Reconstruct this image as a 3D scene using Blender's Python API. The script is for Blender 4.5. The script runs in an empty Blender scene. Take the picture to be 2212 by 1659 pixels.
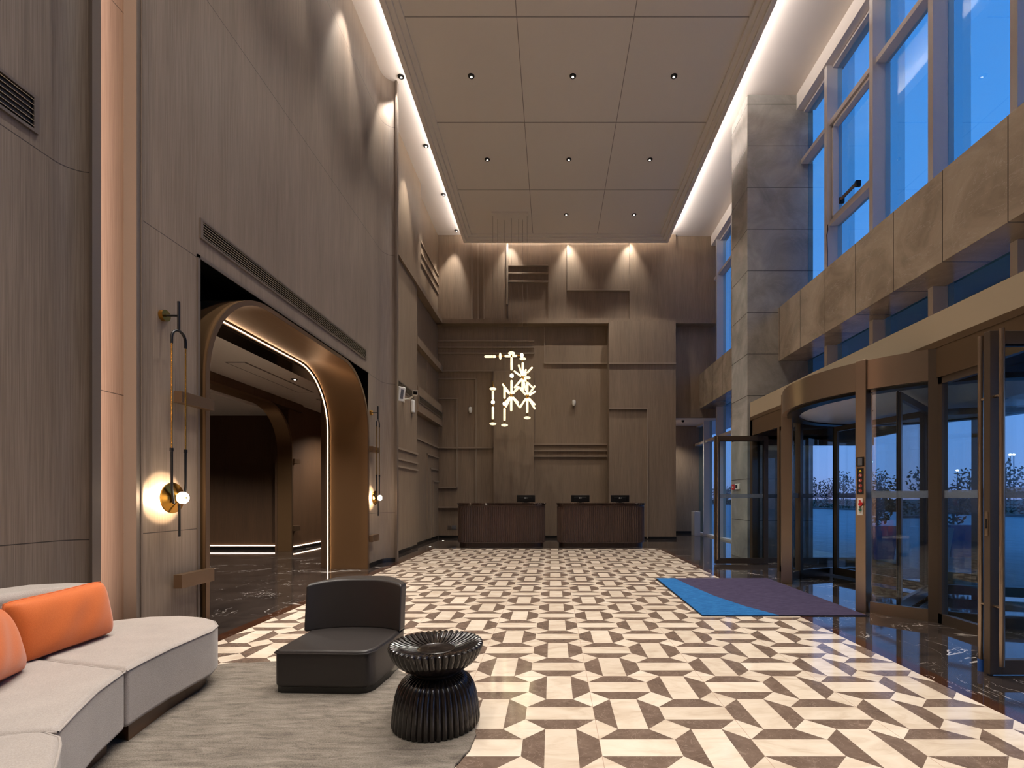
import bpy, bmesh, math, random
from mathutils import Vector, Matrix
random.seed(7)
S = bpy.context.scene
COL = S.collection
PI = math.pi
R = math.radians
def lin(r, g, b):
    f = lambda c: (c/255/12.92) if c/255 <= .04045 else ((c/255+.055)/1.055)**2.4
    return (f(r), f(g), f(b), 1)
# ------------------------------------------------------------------ camera
HC, F = 1.27, 1060.0            # eye height, focal length in pixels of the 2212 px frame
cd = bpy.data.cameras.new('camera'); cam = bpy.data.objects.new('camera', cd); COL.objects.link(cam)
cam.location = (0, 0, HC); cam.rotation_euler = (R(90), 0, 0)
cd.sensor_width = 36; cd.lens = F/2212*36
cd.shift_x = -(1193.8-1106)/2212; cd.shift_y = (1075.5-829.5)/2212
cd.clip_start = .05; cd.clip_end = 600
S.camera = cam
# ------------------------------------------------------------------ sky (dusk)
w = bpy.data.worlds.new('world'); S.world = w; w.use_nodes = True
nt = w.node_tree; nt.nodes.clear()
out = nt.nodes.new('ShaderNodeOutputWorld'); bg = nt.nodes.new('ShaderNodeBackground')
tc = nt.nodes.new('ShaderNodeTexCoord'); sp = nt.nodes.new('ShaderNodeSeparateXYZ'); rp = nt.nodes.new('ShaderNodeValToRGB')
nt.links.new(tc.outputs['Generated'], sp.inputs[0]); nt.links.new(sp.outputs['Z'], rp.inputs[0])
nt.links.new(rp.outputs[0], bg.inputs[0]); nt.links.new(bg.outputs[0], out.inputs[0])
e = rp.color_ramp.elements
e[0].position = 0; e[0].color = lin(150, 150, 200)
e[1].position = 1; e[1].color = lin(56, 124, 200)
for p, c in ((.04, (140, 164, 224)), (.16, (122, 164, 232)), (.5, (84, 150, 222))):
    q = rp.color_ramp.elements.new(p); q.color = lin(*c)
bg.inputs[1].default_value = .61
# ------------------------------------------------------------------ exposure
vs = S.view_settings
S.display_settings.display_device = 'sRGB'
vs.view_transform = 'Standard'; vs.look = 'None'; vs.gamma = 1; vs.use_curve_mapping = False
vs.exposure = 1.10
S.cycles.use_denoising = True
S.cycles.max_bounces = 7; S.cycles.diffuse_bounces = 4; S.cycles.glossy_bounces = 4
S.cycles.transmission_bounces = 4; S.cycles.transparent_max_bounces = 24
S.cycles.caustics_reflective = False; S.cycles.caustics_refractive = False
S.cycles.sample_clamp_indirect = 4
WARM = (1.0, .93, .84)
def area_light(name, loc, sx, sy, power, rot=(0, 0, 0), color=WARM, parent=None, spread=180):
    l = bpy.data.lights.new(name, 'AREA'); l.shape = 'RECTANGLE'; l.size = sx; l.size_y = sy
    l.energy = power; l.color = color; l.spread = R(spread)
    o = bpy.data.objects.new(name, l); COL.objects.link(o); o.location = loc; o.rotation_euler = rot
    if parent: o.parent = parent
    return o
def spot_light(name, loc, power, angle, blend=.6, rot=(0, 0, 0), color=WARM, radius=.03, parent=None):
    l = bpy.data.lights.new(name, 'SPOT'); l.energy = power; l.color = color
    l.spot_size = R(angle); l.spot_blend = blend; l.shadow_soft_size = radius
    o = bpy.data.objects.new(name, l); COL.objects.link(o); o.location = loc; o.rotation_euler = rot
    if parent: o.parent = parent
    return o
# LED strips lying in the cove on top of the hung ceiling field (ceiling 9.55, field top 9.36)
COVE = (1.0, .93, .87)
area_light('cove_strip', (-2.66, 5.6, 9.395), .05, 19.0, 78, (R(180), R(-28), 0), COVE)
area_light('cove_strip', (3.46, 5.6, 9.395), .05, 19.0, 140, (R(180), R(28), 0), COVE)
area_light('cove_strip', (.4, 15.1, 9.385), 6.0, .05, 34, (R(180-28), 0, 0), COVE)

# ------------------------------------------------------------------ materials
def newmat(name):
    m = bpy.data.materials.new(name); m.use_nodes = True
    nt = m.node_tree; b = nt.nodes['Principled BSDF']
    return m, nt, b
def N(nt, t, **k):
    n = nt.nodes.new(t)
    for a, v in k.items(): setattr(n, a, v)
    return n
def L(nt, a, b): nt.links.new(a, b)
def math_(nt, op, a, b=None, c=None):
    n = N(nt, 'ShaderNodeMath', operation=op)
    for i, v in enumerate((a, b, c)):
        if v is None: continue
        if isinstance(v, (int, float)): n.inputs[i].default_value = v
        else: L(nt, v, n.inputs[i])
    return n.outputs[0]
def plain(name, col, rough=.5, metal=0, spec=.5, coat=0):
    m, nt, b = newmat(name)
    b.inputs['Base Color'].default_value = lin(*col); b.inputs['Roughness'].default_value = rough
    b.inputs['Metallic'].default_value = metal; b.inputs['Specular IOR Level'].default_value = spec
    b.inputs['Coat Weight'].default_value = coat
    return m
def coords(nt, scale=(1, 1, 1), kind='Object'):
    t = N(nt, 'ShaderNodeTexCoord'); mp = N(nt, 'ShaderNodeMapping'); mp.inputs['Scale'].default_value = scale
    L(nt, t.outputs[kind], mp.inputs[0]); return mp.outputs[0]
def noise(nt, vec, scale, detail=4, rough=.5, dist=0):
    n = N(nt, 'ShaderNodeTexNoise'); n.inputs['Scale'].default_value = scale; n.inputs['Detail'].default_value = detail
    n.inputs['Roughness'].default_value = rough; n.inputs['Distortion'].default_value = dist
    L(nt, vec, n.inputs['Vector']); return n.outputs['Fac']
def ramp(nt, fac, stops):
    r = N(nt, 'ShaderNodeValToRGB'); el = r.color_ramp.elements
    while len(el) < len(stops): el.new(.5)
    for q, (p, c) in zip(el, stops): q.position = p; q.color = c if len(c) == 4 else lin(*c)
    L(nt, fac, r.inputs[0]); return r.outputs[0]
def mixc(nt, fac, a, b, mode='MIX'):
    n = N(nt, 'ShaderNodeMix', data_type='RGBA', blend_type=mode)
    for i, v in ((0, fac), (6, a), (7, b)):
        if isinstance(v, (int, float)): n.inputs[i].default_value = v
        elif isinstance(v, tuple): n.inputs[i].default_value = v
        else: L(nt, v, n.inputs[i])
    return n.outputs[2]
def joint(nt, comp, off, per, wd):
    """1 on thin lines comp = off + k*per"""
    t = N(nt, 'ShaderNodeTexCoord'); s = N(nt, 'ShaderNodeSeparateXYZ'); L(nt, t.outputs['Object'], s.inputs[0])
    v = math_(nt, 'SUBTRACT', s.outputs[comp], off - wd/2); v = math_(nt, 'DIVIDE', v, per)
    v = math_(nt, 'FLOORED_MODULO', v, 1.0)
    return math_(nt, 'LESS_THAN', v, wd/per)
def bump(nt, b, h, strength, dist=.01):
    n = N(nt, 'ShaderNodeBump'); n.inputs['Strength'].default_value = strength; n.inputs['Distance'].default_value = dist
    L(nt, h, n.inputs['Height']); L(nt, n.outputs[0], b.inputs['Normal'])

def wood_wall(name, c1, c2, joints=None, rough=.5):
    m, nt, b = newmat(name)
    a = noise(nt, coords(nt, (1, 1, .010)), 210, 3, .6)
    c = noise(nt, coords(nt, (1, 1, .10)), 5, 3, .5)
    f = math_(nt, 'ADD', math_(nt, 'MULTIPLY', a, .75), math_(nt, 'MULTIPLY', c, .25))
    col = ramp(nt, f, [(.36, c1), (.64, c2)])
    if joints:
        for (cm, off, per) in joints:
            col = mixc(nt, joint(nt, cm, off, per, .007), col, lin(*[int(v*.55) for v in c1]))
    L(nt, col, b.inputs['Base Color']); b.inputs['Roughness'].default_value = rough
    b.inputs['Specular IOR Level'].default_value = .35
    bump(nt, b, a, .12, .003)
    return m
M = {}
M['wood'] = wood_wall('veneer_wall', (104, 90, 78), (131, 116, 103), [(2, .98, 2.55)])
M['wood_plain'] = wood_wall('veneer_panel', (114, 96, 79), (142, 123, 103))
M['wood_warm_lit'] = wood_wall('veneer_lit_pink', (134, 108, 92), (154, 128, 110), [(2, 2.1, 3.1)])  # wall veneer lightened and pinkened: glow of the niche LED put into the colour
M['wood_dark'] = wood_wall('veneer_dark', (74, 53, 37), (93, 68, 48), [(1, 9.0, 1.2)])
M['molding'] = plain('molding_paint', (140, 123, 105), .45)
M['molding_grey'] = plain('trim_grey_metal', (112, 100, 90), .4, .45)
M['white'] = plain('white_paint', (222, 212, 204), .6)
M['ceil'] = plain('ceiling_field_paint', (228, 220, 210), .6)
M['joint'] = plain('shadow_gap', (150, 142, 134), .8)
M['base'] = plain('black_skirting', (26, 24, 23), .25)
M['black'] = plain('black_metal', (22, 21, 21), .35, .4)
M['blackgloss'] = plain('black_glass_panel', (16, 14, 13), .08)
M['brass'] = plain('brass', (190, 140, 62), .22, 1)
M['alu'] = plain('window_aluminium', (205, 198, 196), .45)
M['plastic'] = plain('white_plastic', (222, 218, 208), .4)
M['greyplastic'] = plain('grey_plastic', (96, 94, 96), .5)
M['red'] = plain('red_plastic', (190, 24, 26), .4)
M['green'] = plain('green_plastic', (30, 96, 66), .4)
M['yellow'] = plain('yellow_print', (214, 180, 40), .5)
M['redprint'] = plain('red_print', (150, 46, 36), .5)
M['fascia'] = plain('beige_metal_fascia', (150, 134, 112), .4)
M['brownpanel'] = plain('brown_anodised_panel', (104, 84, 64), .32, .6)
M['frame'] = plain('bronze_anodised_frame', (100, 86, 74), .35, .7)
M['canopy_in'] = plain('white_disc_ceiling', (224, 224, 226), .4)
M['orange'] = None
def metal_brushed(name, col, rough, stretch=(1, 1, .03), sc=60, b_=.2, mt_=1):
    m, nt, b = newmat(name)
    b.inputs['Base Color'].default_value = lin(*col); b.inputs['Metallic'].default_value = mt_
    n = noise(nt, coords(nt, stretch), sc, 3)
    L(nt, ramp(nt, n, [(.3, (rough*.94,)*3+(1,)), (.7, (rough*1.07,)*3+(1,))]), b.inputs['Roughness'])
    if b_: bump(nt, b, n, b_, .002)
    return m
M['bronze'] = metal_brushed('brushed_bronze', (148, 114, 80), .36, (1, .05, .6), 30, .12, .75)
M['bronze_lip'] = plain('bronze_lip', (120, 96, 74), .4, .8)
M['steel'] = plain('warm_steel', (166, 146, 126), .3, .92)
M['steel_handle'] = plain('steel_tube', (170, 152, 134), .24, .95)

def stone(name, c1, c2, c3, joints, rough=.16, vein=(170, 160, 150)):
    m, nt, b = newmat(name)
    v = coords(nt, (1, 1, 1))
    n1 = noise(nt, v, 1.3, 7, .62, .8)
    col = ramp(nt, n1, [(.3, c1), (.52, c2), (.72, c3)])
    vn = noise(nt, coords(nt, (1, .7, 1.6)), 1.9, 6, .6, 1.2)
    d = math_(nt, 'ABSOLUTE', math_(nt, 'SUBTRACT', vn, .5))
    vm = ramp(nt, d, [(0, (.5, .5, .5, 1)), (.006, (0, 0, 0, 1))])
    col = mixc(nt, vm, col, lin(*vein))
    for cm, off, per in joints: col = mixc(nt, joint(nt, cm, off, per, .012), col, lin(*[int(x*.5) for x in c1]))
    L(nt, col, b.inputs['Base Color']); b.inputs['Roughness'].default_value = rough
    return m
M['stone'] = stone('grey_beige_marble', (124, 120, 116), (150, 146, 141), (174, 168, 161), [(2, 8.50-.855*9, .855)], .2)
M['stone_band'] = stone('beige_marble_band', (122, 107, 92), (150, 134, 117), (168, 151, 133), [(1, 5.0-.84*12, .84)], .22)
M['stone_side'] = M['stone']

def marble_light():
    m, nt, b = newmat('cream_marble')
    at = N(nt, 'ShaderNodeAttribute', attribute_name='piece')
    cb = N(nt, 'ShaderNodeCombineXYZ'); L(nt, at.outputs['Fac'], cb.inputs[0]); L(nt, at.outputs['Fac'], cb.inputs[2])
    va = N(nt, 'ShaderNodeVectorMath', operation='MULTIPLY_ADD'); L(nt, cb.outputs[0], va.inputs[0])
    va.inputs[1].default_value = (37, 0, 53); L(nt, coords(nt, (1, 2.2, 1)), va.inputs[2])
    n1 = noise(nt, va.outputs[0], 3.5, 6, .6, 1.0)
    col = ramp(nt, n1, [(.28, (196, 178, 158)), (.5, (216, 201, 183)), (.75, (228, 215, 199))])
    tone = ramp(nt, at.outputs['Fac'], [(0, (.86, .84, .82, 1)), (1, (1, 1, 1, 1))])
    col = mixc(nt, 1.0, col, tone, 'MULTIPLY')
    j = math_(nt, 'MAXIMUM', joint(nt, 1, 2.696-.8*10, .8, .0035), joint(nt, 0, .2436-.8*8, .8, .0035))
    col = mixc(nt, j, col, lin(176, 150, 132))
    L(nt, col, b.inputs['Base Color']); b.inputs['Roughness'].default_value = .09
    return m
def marble_brown():
    m, nt, b = newmat('brown_marble')
    at = N(nt, 'ShaderNodeAttribute', attribute_name='piece')
    cb = N(nt, 'ShaderNodeCombineXYZ'); L(nt, at.outputs['Fac'], cb.inputs[0]); L(nt, at.outputs['Fac'], cb.inputs[1])
    va = N(nt, 'ShaderNodeVectorMath', operation='MULTIPLY_ADD'); L(nt, cb.outputs[0], va.inputs[0])
    va.inputs[1].default_value = (41, 67, 0); L(nt, coords(nt), va.inputs[2])
    n1 = noise(nt, va.outputs[0], 9, 8, .7, .4)
    col = ramp(nt, n1, [(.3, (92, 76, 66)), (.6, (116, 98, 86)), (.8, (134, 116, 102))])
    vn = noise(nt, va.outputs[0], 7, 5, .6, 1.5)
    d = math_(nt, 'ABSOLUTE', math_(nt, 'SUBTRACT', vn, .5))
    vm = ramp(nt, d, [(0, (.35, .35, .35, 1)), (.012, (0, 0, 0, 1))])
    col = mixc(nt, vm, col, lin(170, 150, 134))
    L(nt, col, b.inputs['Base Color']); b.inputs['Roughness'].default_value = .1
    return m
def marble_black(name='black_marble', c1=(34, 29, 27), c2=(62, 53, 48), vein=(205, 195, 186)):
    m, nt, b = newmat(name)
    v = coords(nt)
    n1 = noise(nt, v, 2.2, 8, .65, .6)
    col = ramp(nt, n1, [(.3, c1), (.75, c2)])
    vn = noise(nt, coords(nt, (.55, 1.0, 1)), 1.15, 5, .62, 1.0)
    d = math_(nt, 'ABSOLUTE', math_(nt, 'SUBTRACT', vn, .5))
    msk = noise(nt, v, 1.7, 2)
    wd = math_(nt, 'MULTIPLY', math_(nt, 'MAXIMUM', math_(nt, 'SUBTRACT', msk, .50), 0.0), .028)
    vm = math_(nt, 'MULTIPLY', math_(nt, 'LESS_THAN', d, wd), .7)
    vn2 = noise(nt, coords(nt, (1.4, .6, 1)), 2.6, 4, .6, .8)
    d2 = math_(nt, 'ABSOLUTE', math_(nt, 'SUBTRACT', vn2, .5))
    wd2 = math_(nt, 'MULTIPLY', math_(nt, 'MAXIMUM', math_(nt, 'SUBTRACT', msk, .45), 0.0), .016)
    vm2 = math_(nt, 'MULTIPLY', math_(nt, 'LESS_THAN', d2, wd2), .5)
    vm = math_(nt, 'MAXIMUM', vm, vm2)
    col = mixc(nt, vm, col, lin(*vein))
    j = math_(nt, 'MAXIMUM', joint(nt, 1, 2.696-.8*10, .8, .003), joint(nt, 0, .2436-.8*20, .8, .003))
    col = mixc(nt, j, col, lin(20, 17, 16))
    L(nt, col, b.inputs['Base Color']); b.inputs['Roughness'].default_value = .045
    return m
M['cream'] = marble_light(); M['brown'] = marble_brown(); M['blackm'] = marble_black()
M['redstrip'] = marble_black('dark_red_marble', (44, 26, 18), (74, 46, 32))
M['deskm'] = marble_black('desk_top_marble', (38, 27, 23), (60, 44, 38))

def fabric(name, c1, c2, sc=260, rough=.9, b_=.25):
    m, nt, b = newmat(name)
    n = noise(nt, coords(nt), sc, 2); n2 = noise(nt, coords(nt), 5, 3)
    f = math_(nt, 'ADD', math_(nt, 'MULTIPLY', n, .7), math_(nt, 'MULTIPLY', n2, .3))
    L(nt, ramp(nt, f, [(.35, c1), (.65, c2)]), b.inputs['Base Color'])
    b.inputs['Roughness'].default_value = rough; b.inputs['Specular IOR Level'].default_value = .25
    b.inputs['Sheen Weight'].default_value = .2
    bump(nt, b, n, b_, .004)
    return m
M['sofa'] = fabric('light_grey_upholstery', (150, 141, 134), (172, 162, 155))
M['orange'] = fabric('orange_cushion_cloth', (196, 96, 40), (208, 108, 50), 300, .62, .12)
def leather():
    m, nt, b = newmat('black_leather')
    n = noise(nt, coords(nt), 140, 3)
    b.inputs['Base Color'].default_value = lin(44, 39, 37); b.inputs['Roughness'].default_value = .42
    bump(nt, b, n, .12, .002); return m
M['leather'] = leather()
M['lacquer'] = plain('black_lacquer', (26, 21, 19), .2, 0, .5, .3)
def rugmat():
    m, nt, b = newmat('woven_rug')
    n1 = noise(nt, coords(nt, (1, 4.5, 1)), 5, 6, .7, .6); n2 = noise(nt, coords(nt, (1, 2.2, 1)), 120, 3)
    f = math_(nt, 'ADD', math_(nt, 'MULTIPLY', n1, .6), math_(nt, 'MULTIPLY', n2, .4))
    L(nt, ramp(nt, f, [(.38, (98, 90, 82)), (.5, (128, 119, 109)), (.62, (150, 141, 130))]), b.inputs['Base Color'])
    b.inputs['Roughness'].default_value = .95; b.inputs['Specular IOR Level'].default_value = .1
    bump(nt, b, n2, .8, .012); return m
M['rug'] = rugmat()
def matmat(name, c1, c2):
    m, nt, b = newmat(name)
    n1 = noise(nt, coords(nt, (1, 3, 1)), 9, 5, .7, .5); n2 = noise(nt, coords(nt), 170, 3)
    f = math_(nt, 'ADD', math_(nt, 'MULTIPLY', n1, .5), math_(nt, 'MULTIPLY', n2, .5))
    L(nt, ramp(nt, f, [(.38, c1), (.62, c2)]), b.inputs['Base Color'])
    b.inputs['Roughness'].default_value = .95; b.inputs['Specular IOR Level'].default_value = .1
    bump(nt, b, n2, .7, .01); return m
M['mat_purple'] = matmat('purple_grey_pile', (48, 42, 64), (74, 66, 88))
M['mat_blue'] = matmat('blue_pile', (22, 70, 122), (50, 112, 168))
def deskwood():
    m, nt, b = newmat('dark_walnut')
    n = noise(nt, coords(nt, (1, 1, .05)), 60, 4)
    L(nt, ramp(nt, n, [(.3, (58, 43, 37)), (.7, (82, 62, 53))]), b.inputs['Base Color'])
    b.inputs['Roughness'].default_value = .4; return m
M['deskwood'] = deskwood()
M['plinthwood'] = plain('walnut_plinth', (96, 68, 46), .4)
def glass(name, tint, refl=1.0, rough=0.0):
    m = bpy.data.materials.new(name); m.use_nodes = True; nt = m.node_tree; nt.nodes.clear()
    o = N(nt, 'ShaderNodeOutputMaterial'); t = N(nt, 'ShaderNodeBsdfTransparent'); g = N(nt, 'ShaderNodeBsdfGlossy')
    lw = N(nt, 'ShaderNodeLayerWeight'); mx = N(nt, 'ShaderNodeMixShader')
    fr = math_(nt, 'MULTIPLY_ADD', math_(nt, 'POWER', lw.outputs['Facing'], 5.0), .92, .04)
    t.inputs[0].default_value = tint; g.inputs[0].default_value = (refl, refl, refl, 1); g.inputs['Roughness'].default_value = rough
    L(nt, fr, mx.inputs[0]); L(nt, t.outputs[0], mx.inputs[1]); L(nt, g.outputs[0], mx.inputs[2]); L(nt, mx.outputs[0], o.inputs[0])
    return m
M['glass'] = glass('window_glass', (.74, .90, .97, 1))
M['fin'] = glass('fin_glass', (.72, .78, .80, 1))
M['glass_door'] = glass('door_glass', (.88, .94, .96, 1))
M['frost'] = None
def frost():
    m = bpy.data.materials.new('frosted_band'); m.use_nodes = True; nt = m.node_tree; nt.nodes.clear()
    o = N(nt, 'ShaderNodeOutputMaterial'); t = N(nt, 'ShaderNodeBsdfTransparent'); g = N(nt, 'ShaderNodeBsdfDiffuse')
    t.inputs[0].default_value = (.75, .8, .85, 1); g.inputs[0].default_value = lin(150, 160, 175); mx = N(nt, 'ShaderNodeMixShader'); mx.inputs[0].default_value = .4
    L(nt, t.outputs[0], mx.inputs[1]); L(nt, g.outputs[0], mx.inputs[2]); L(nt, mx.outputs[0], o.inputs[0]); return m
M['frost'] = frost()
def emit(name, col, st):
    m, nt, b = newmat(name)
    b.inputs['Base Color'].default_value = (.8, .8, .8, 1)
    b.inputs['Emission Color'].default_value = tuple(col)+(1,); b.inputs['Emission Strength'].default_value = st
    return m
M['led'] = emit('warm_led', (1, .74, .50), 6)
M['led_base'] = emit('base_led', (1, .78, .58), 4.5)
M['bulb'] = emit('sconce_bulb', (1, .86, .66), 1.8)
M['lens'] = emit('downlight_lens', (1, .88, .74), 3)
M['floor_lens'] = emit('floor_light_lens', (1, .85, .65), 4)
M['lampfar'] = emit('street_lamp_head', (1, .9, .75), 6)
def acrylic():
    m, nt, b = newmat('glowing_acrylic')
    n = noise(nt, coords(nt), 26, 2)
    st = ramp(nt, n, [(.36, (.55, .55, .55, 1)), (.64, (1, 1, 1, 1))])
    b.inputs['Base Color'].default_value = lin(240, 225, 180); b.inputs['Roughness'].default_value = .15
    b.inputs['Emission Color'].default_value = (1, .84, .50, 1)
    L(nt, math_(nt, 'MULTIPLY', st, .85), b.inputs['Emission Strength'])
    return m
M['acrylic'] = acrylic()
M['acrylic_hot'] = emit('acrylic_core', (1, .88, .58), 2.0)
M['paving'] = stone('plaza_paving', (140, 144, 150), (158, 162, 168), (174, 178, 184), [(0, 0, .6), (1, 0, .6)], .5, (170, 174, 180))
M['canopy_ext'] = plain('canopy_panel', (176, 186, 198), .5)
M['leaf'] = plain('dark_leaves', (44, 58, 44), .8)
M['bark'] = plain('bark', (52, 44, 38), .9)
M['planterblue'] = plain('blue_planter', (40, 84, 160), .4)
M['planterwhite'] = plain('white_planter', (170, 176, 190), .4)
M['farbld'] = plain('far_building', (60, 66, 78), .8)

# ------------------------------------------------------------------ mesh builder
class MB:
    def __init__(s): s.v = []; s.f = []; s.mi = []; s.attr = None
    def add(s, vs_, fs, mi=0):
        b = len(s.v); s.v += [tuple(v) for v in vs_]; s.f += [tuple(b+i for i in f) for f in fs]; s.mi += [mi]*len(fs); return s
    def box(s, x0, x1, y0, y1, z0, z1, mi=0):
        v = [(x0, y0, z0), (x1, y0, z0), (x1, y1, z0), (x0, y1, z0), (x0, y0, z1), (x1, y0, z1), (x1, y1, z1), (x0, y1, z1)]
        return s.add(v, [(0, 3, 2, 1), (4, 5, 6, 7), (0, 1, 5, 4), (1, 2, 6, 5), (2, 3, 7, 6), (3, 0, 4, 7)], mi)
    def obox(s, c, ax, ay, hx, hy, z0, z1, mi=0):
        """box centred c (x,y) with horizontal axes ax, ay and half sizes"""
        P = [(c[0]+sx*hx*ax[0]+sy*hy*ay[0], c[1]+sx*hx*ax[1]+sy*hy*ay[1]) for sx, sy in ((-1, -1), (1, -1), (1, 1), (-1, 1))]
        return s.prism(P, z0, z1, mi)
    def prism(s, P, z0, z1, mi=0):
        n = len(P); v = [(p[0], p[1], z0) for p in P]+[(p[0], p[1], z1) for p in P]
        f = [tuple(reversed(range(n))), tuple(range(n, 2*n))]+[(i, (i+1) % n, n+(i+1) % n, n+i) for i in range(n)]
        return s.add(v, f, mi)
    def tube(s, P, r, seg=10, cap=True, mi=0):
        P = [Vector(p) for p in P]; n = len(P); rr = r if isinstance(r, (list, tuple)) else [r]*n
        t0 = (P[1]-P[0]).normalized(); up = Vector((0, 0, 1)) if abs(t0.z) < .9 else Vector((1, 0, 0))
        u = t0.cross(up).normalized(); vs_ = []
        for i in range(n):
            t = ((P[min(i+1, n-1)]-P[i]).normalized()+(P[i]-P[max(i-1, 0)]).normalized()).normalized() if 0 < i < n-1 else ((P[1]-P[0]) if i == 0 else (P[-1]-P[-2])).normalized()
            u = (u-t*u.dot(t)).normalized(); w_ = t.cross(u)
            for k in range(seg):
                a = 2*PI*k/seg; vs_.append(P[i]+(u*math.cos(a)+w_*math.sin(a))*rr[i])
        fs = [(i*seg+k, i*seg+(k+1) % seg, (i+1)*seg+(k+1) % seg, (i+1)*seg+k) for i in range(n-1) for k in range(seg)]
        if cap: fs += [tuple(reversed(range(seg))), tuple(range((n-1)*seg, n*seg))]
        return s.add(vs_, fs, mi)
    def capsule(s, a, b, r, seg=10, mi=0):
        a = Vector(a); b = Vector(b); d = (b-a).normalized(); P = []; rr = []
        for k in range(5):
            t = PI/2*(1-k/4); P.append(a+d*r*(1-math.sin(t))); rr.append(max(r*math.cos(t), r*.06))
        for k in range(5):
            t = PI/2*k/4; P.append(b-d*r*(1-math.sin(t))); rr.append(max(r*math.cos(t), r*.06))
        return s.tube(P, rr, seg, True, mi)
    def lathe(s, c, prof, seg=32, mod=None, mi=0, caps=True):
        n = len(prof); vs_ = []
        for (r, z) in prof:
            for k in range(seg):
                a = 2*PI*k/seg; q = r*(mod(a, r, z) if mod else 1); vs_.append((c[0]+q*math.cos(a), c[1]+q*math.sin(a), c[2]+z))
        fs = [(i*seg+k, i*seg+(k+1) % seg, (i+1)*seg+(k+1) % seg, (i+1)*seg+k) for i in range(n-1) for k in range(seg)]
        if caps: fs += [tuple(reversed(range(seg))), tuple(range((n-1)*seg, n*seg))]
        return s.add(vs_, fs, mi)
    def ell(s, c, r, seg=14, ring=8, mi=0):
        vs_ = []; fs = []
        for i in range(ring+1):
            t = PI*i/ring; sr = max(math.sin(t), .02)
            for k in range(seg): a = 2*PI*k/seg; vs_.append((c[0]+r[0]*sr*math.cos(a), c[1]+r[1]*sr*math.sin(a), c[2]-r[2]*math.cos(t)))
        fs = [(i*seg+k, i*seg+(k+1) % seg, (i+1)*seg+(k+1) % seg, (i+1)*seg+k) for i in range(ring) for k in range(seg)]
        fs += [tuple(reversed(range(seg))), tuple(range(ring*seg, (ring+1)*seg))]
        return s.add(vs_, fs, mi)
    def build(s, name, mat, parent=None, smooth=False, bevel=0, seg=3, subsurf=0, loc=None):
        me = bpy.data.meshes.new(name)
        off = Vector((0, 0, 0)); p = parent
        while p: off += p.location; p = p.parent
        if loc is not None: off = off+Vector(loc)-(Vector((0,0,0)))
        me.from_pydata([tuple(Vector(v)-off) for v in s.v], [], s.f)
        for m in (mat if isinstance(mat, (list, tuple)) else [mat]): me.materials.append(M[m] if isinstance(m, str) else m)
        if any(s.mi): me.polygons.foreach_set('material_index', s.mi)
        if s.attr:
            a = me.attributes.new('piece', 'FLOAT', 'FACE'); a.data.foreach_set('value', s.attr)
        o = bpy.data.objects.new(name, me); COL.objects.link(o)
        if loc is not None: o.location = loc
        if parent: o.parent = parent
        if smooth:
            me.polygons.foreach_set('use_smooth', [True]*len(me.polygons)); 
            me.set_sharp_from_angle(angle=R(40 if not bevel else 50))
        if bevel:
            b = o.modifiers.new('bevel', 'BEVEL'); b.width = bevel; b.segments = seg; b.limit_method = 'ANGLE'; b.angle_limit = R(40); b.harden_normals = False
            me.polygons.foreach_set('use_smooth', [True]*len(me.polygons))
            wn = o.modifiers.new('normals', 'WEIGHTED_NORMAL'); wn.keep_sharp = True
        if subsurf:
            b = o.modifiers.new('subsurf', 'SUBSURF'); b.levels = b.render_levels = subsurf
        return o
def tag(o, label, cat, group=None):
    o['label'] = label; o['category'] = cat
    if group: o['group'] = group
    return o
def thing(name, loc, label, cat, group=None):
    o = bpy.data.objects.new(name, None); COL.objects.link(o); o.location = loc; o.empty_display_size = .1
    return tag(o, label, cat, group)
def struct(o): o['kind'] = 'structure'; return o
def semp(name, loc=(0, 0, 0)):
    o = bpy.data.objects.new(name, None); COL.objects.link(o); o.location = loc; o['kind'] = 'structure'; return o
def dup(root, loc, label=None, group=None):
    r = root.copy(); COL.objects.link(r); r.location = loc
    if label: r['label'] = label
    if group: r['group'] = group
    for ch in [c for c in bpy.data.objects if c.parent == root]:
        c = ch.copy(); COL.objects.link(c); c.parent = r
        for g in [q for q in bpy.data.objects if q.parent == ch]:
            d = g.copy(); COL.objects.link(d); d.parent = c
    return r
def bx(px, y): return (px-1193.8)*y/F
def bz(py, y): return HC+(1075.5-py)*y/F
def arc(cx, cy, r, a0, a1, n): return [(cx+r*math.cos(R(a0+(a1-a0)*i/n)), cy+r*math.sin(R(a0+(a1-a0)*i/n))) for i in range(n+1)]

# ================================================================== ROOM SHELL
CEIL = 9.55; XL = -3.34; XW = 5.25; YB = 15.6; YR = -4.0
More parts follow.
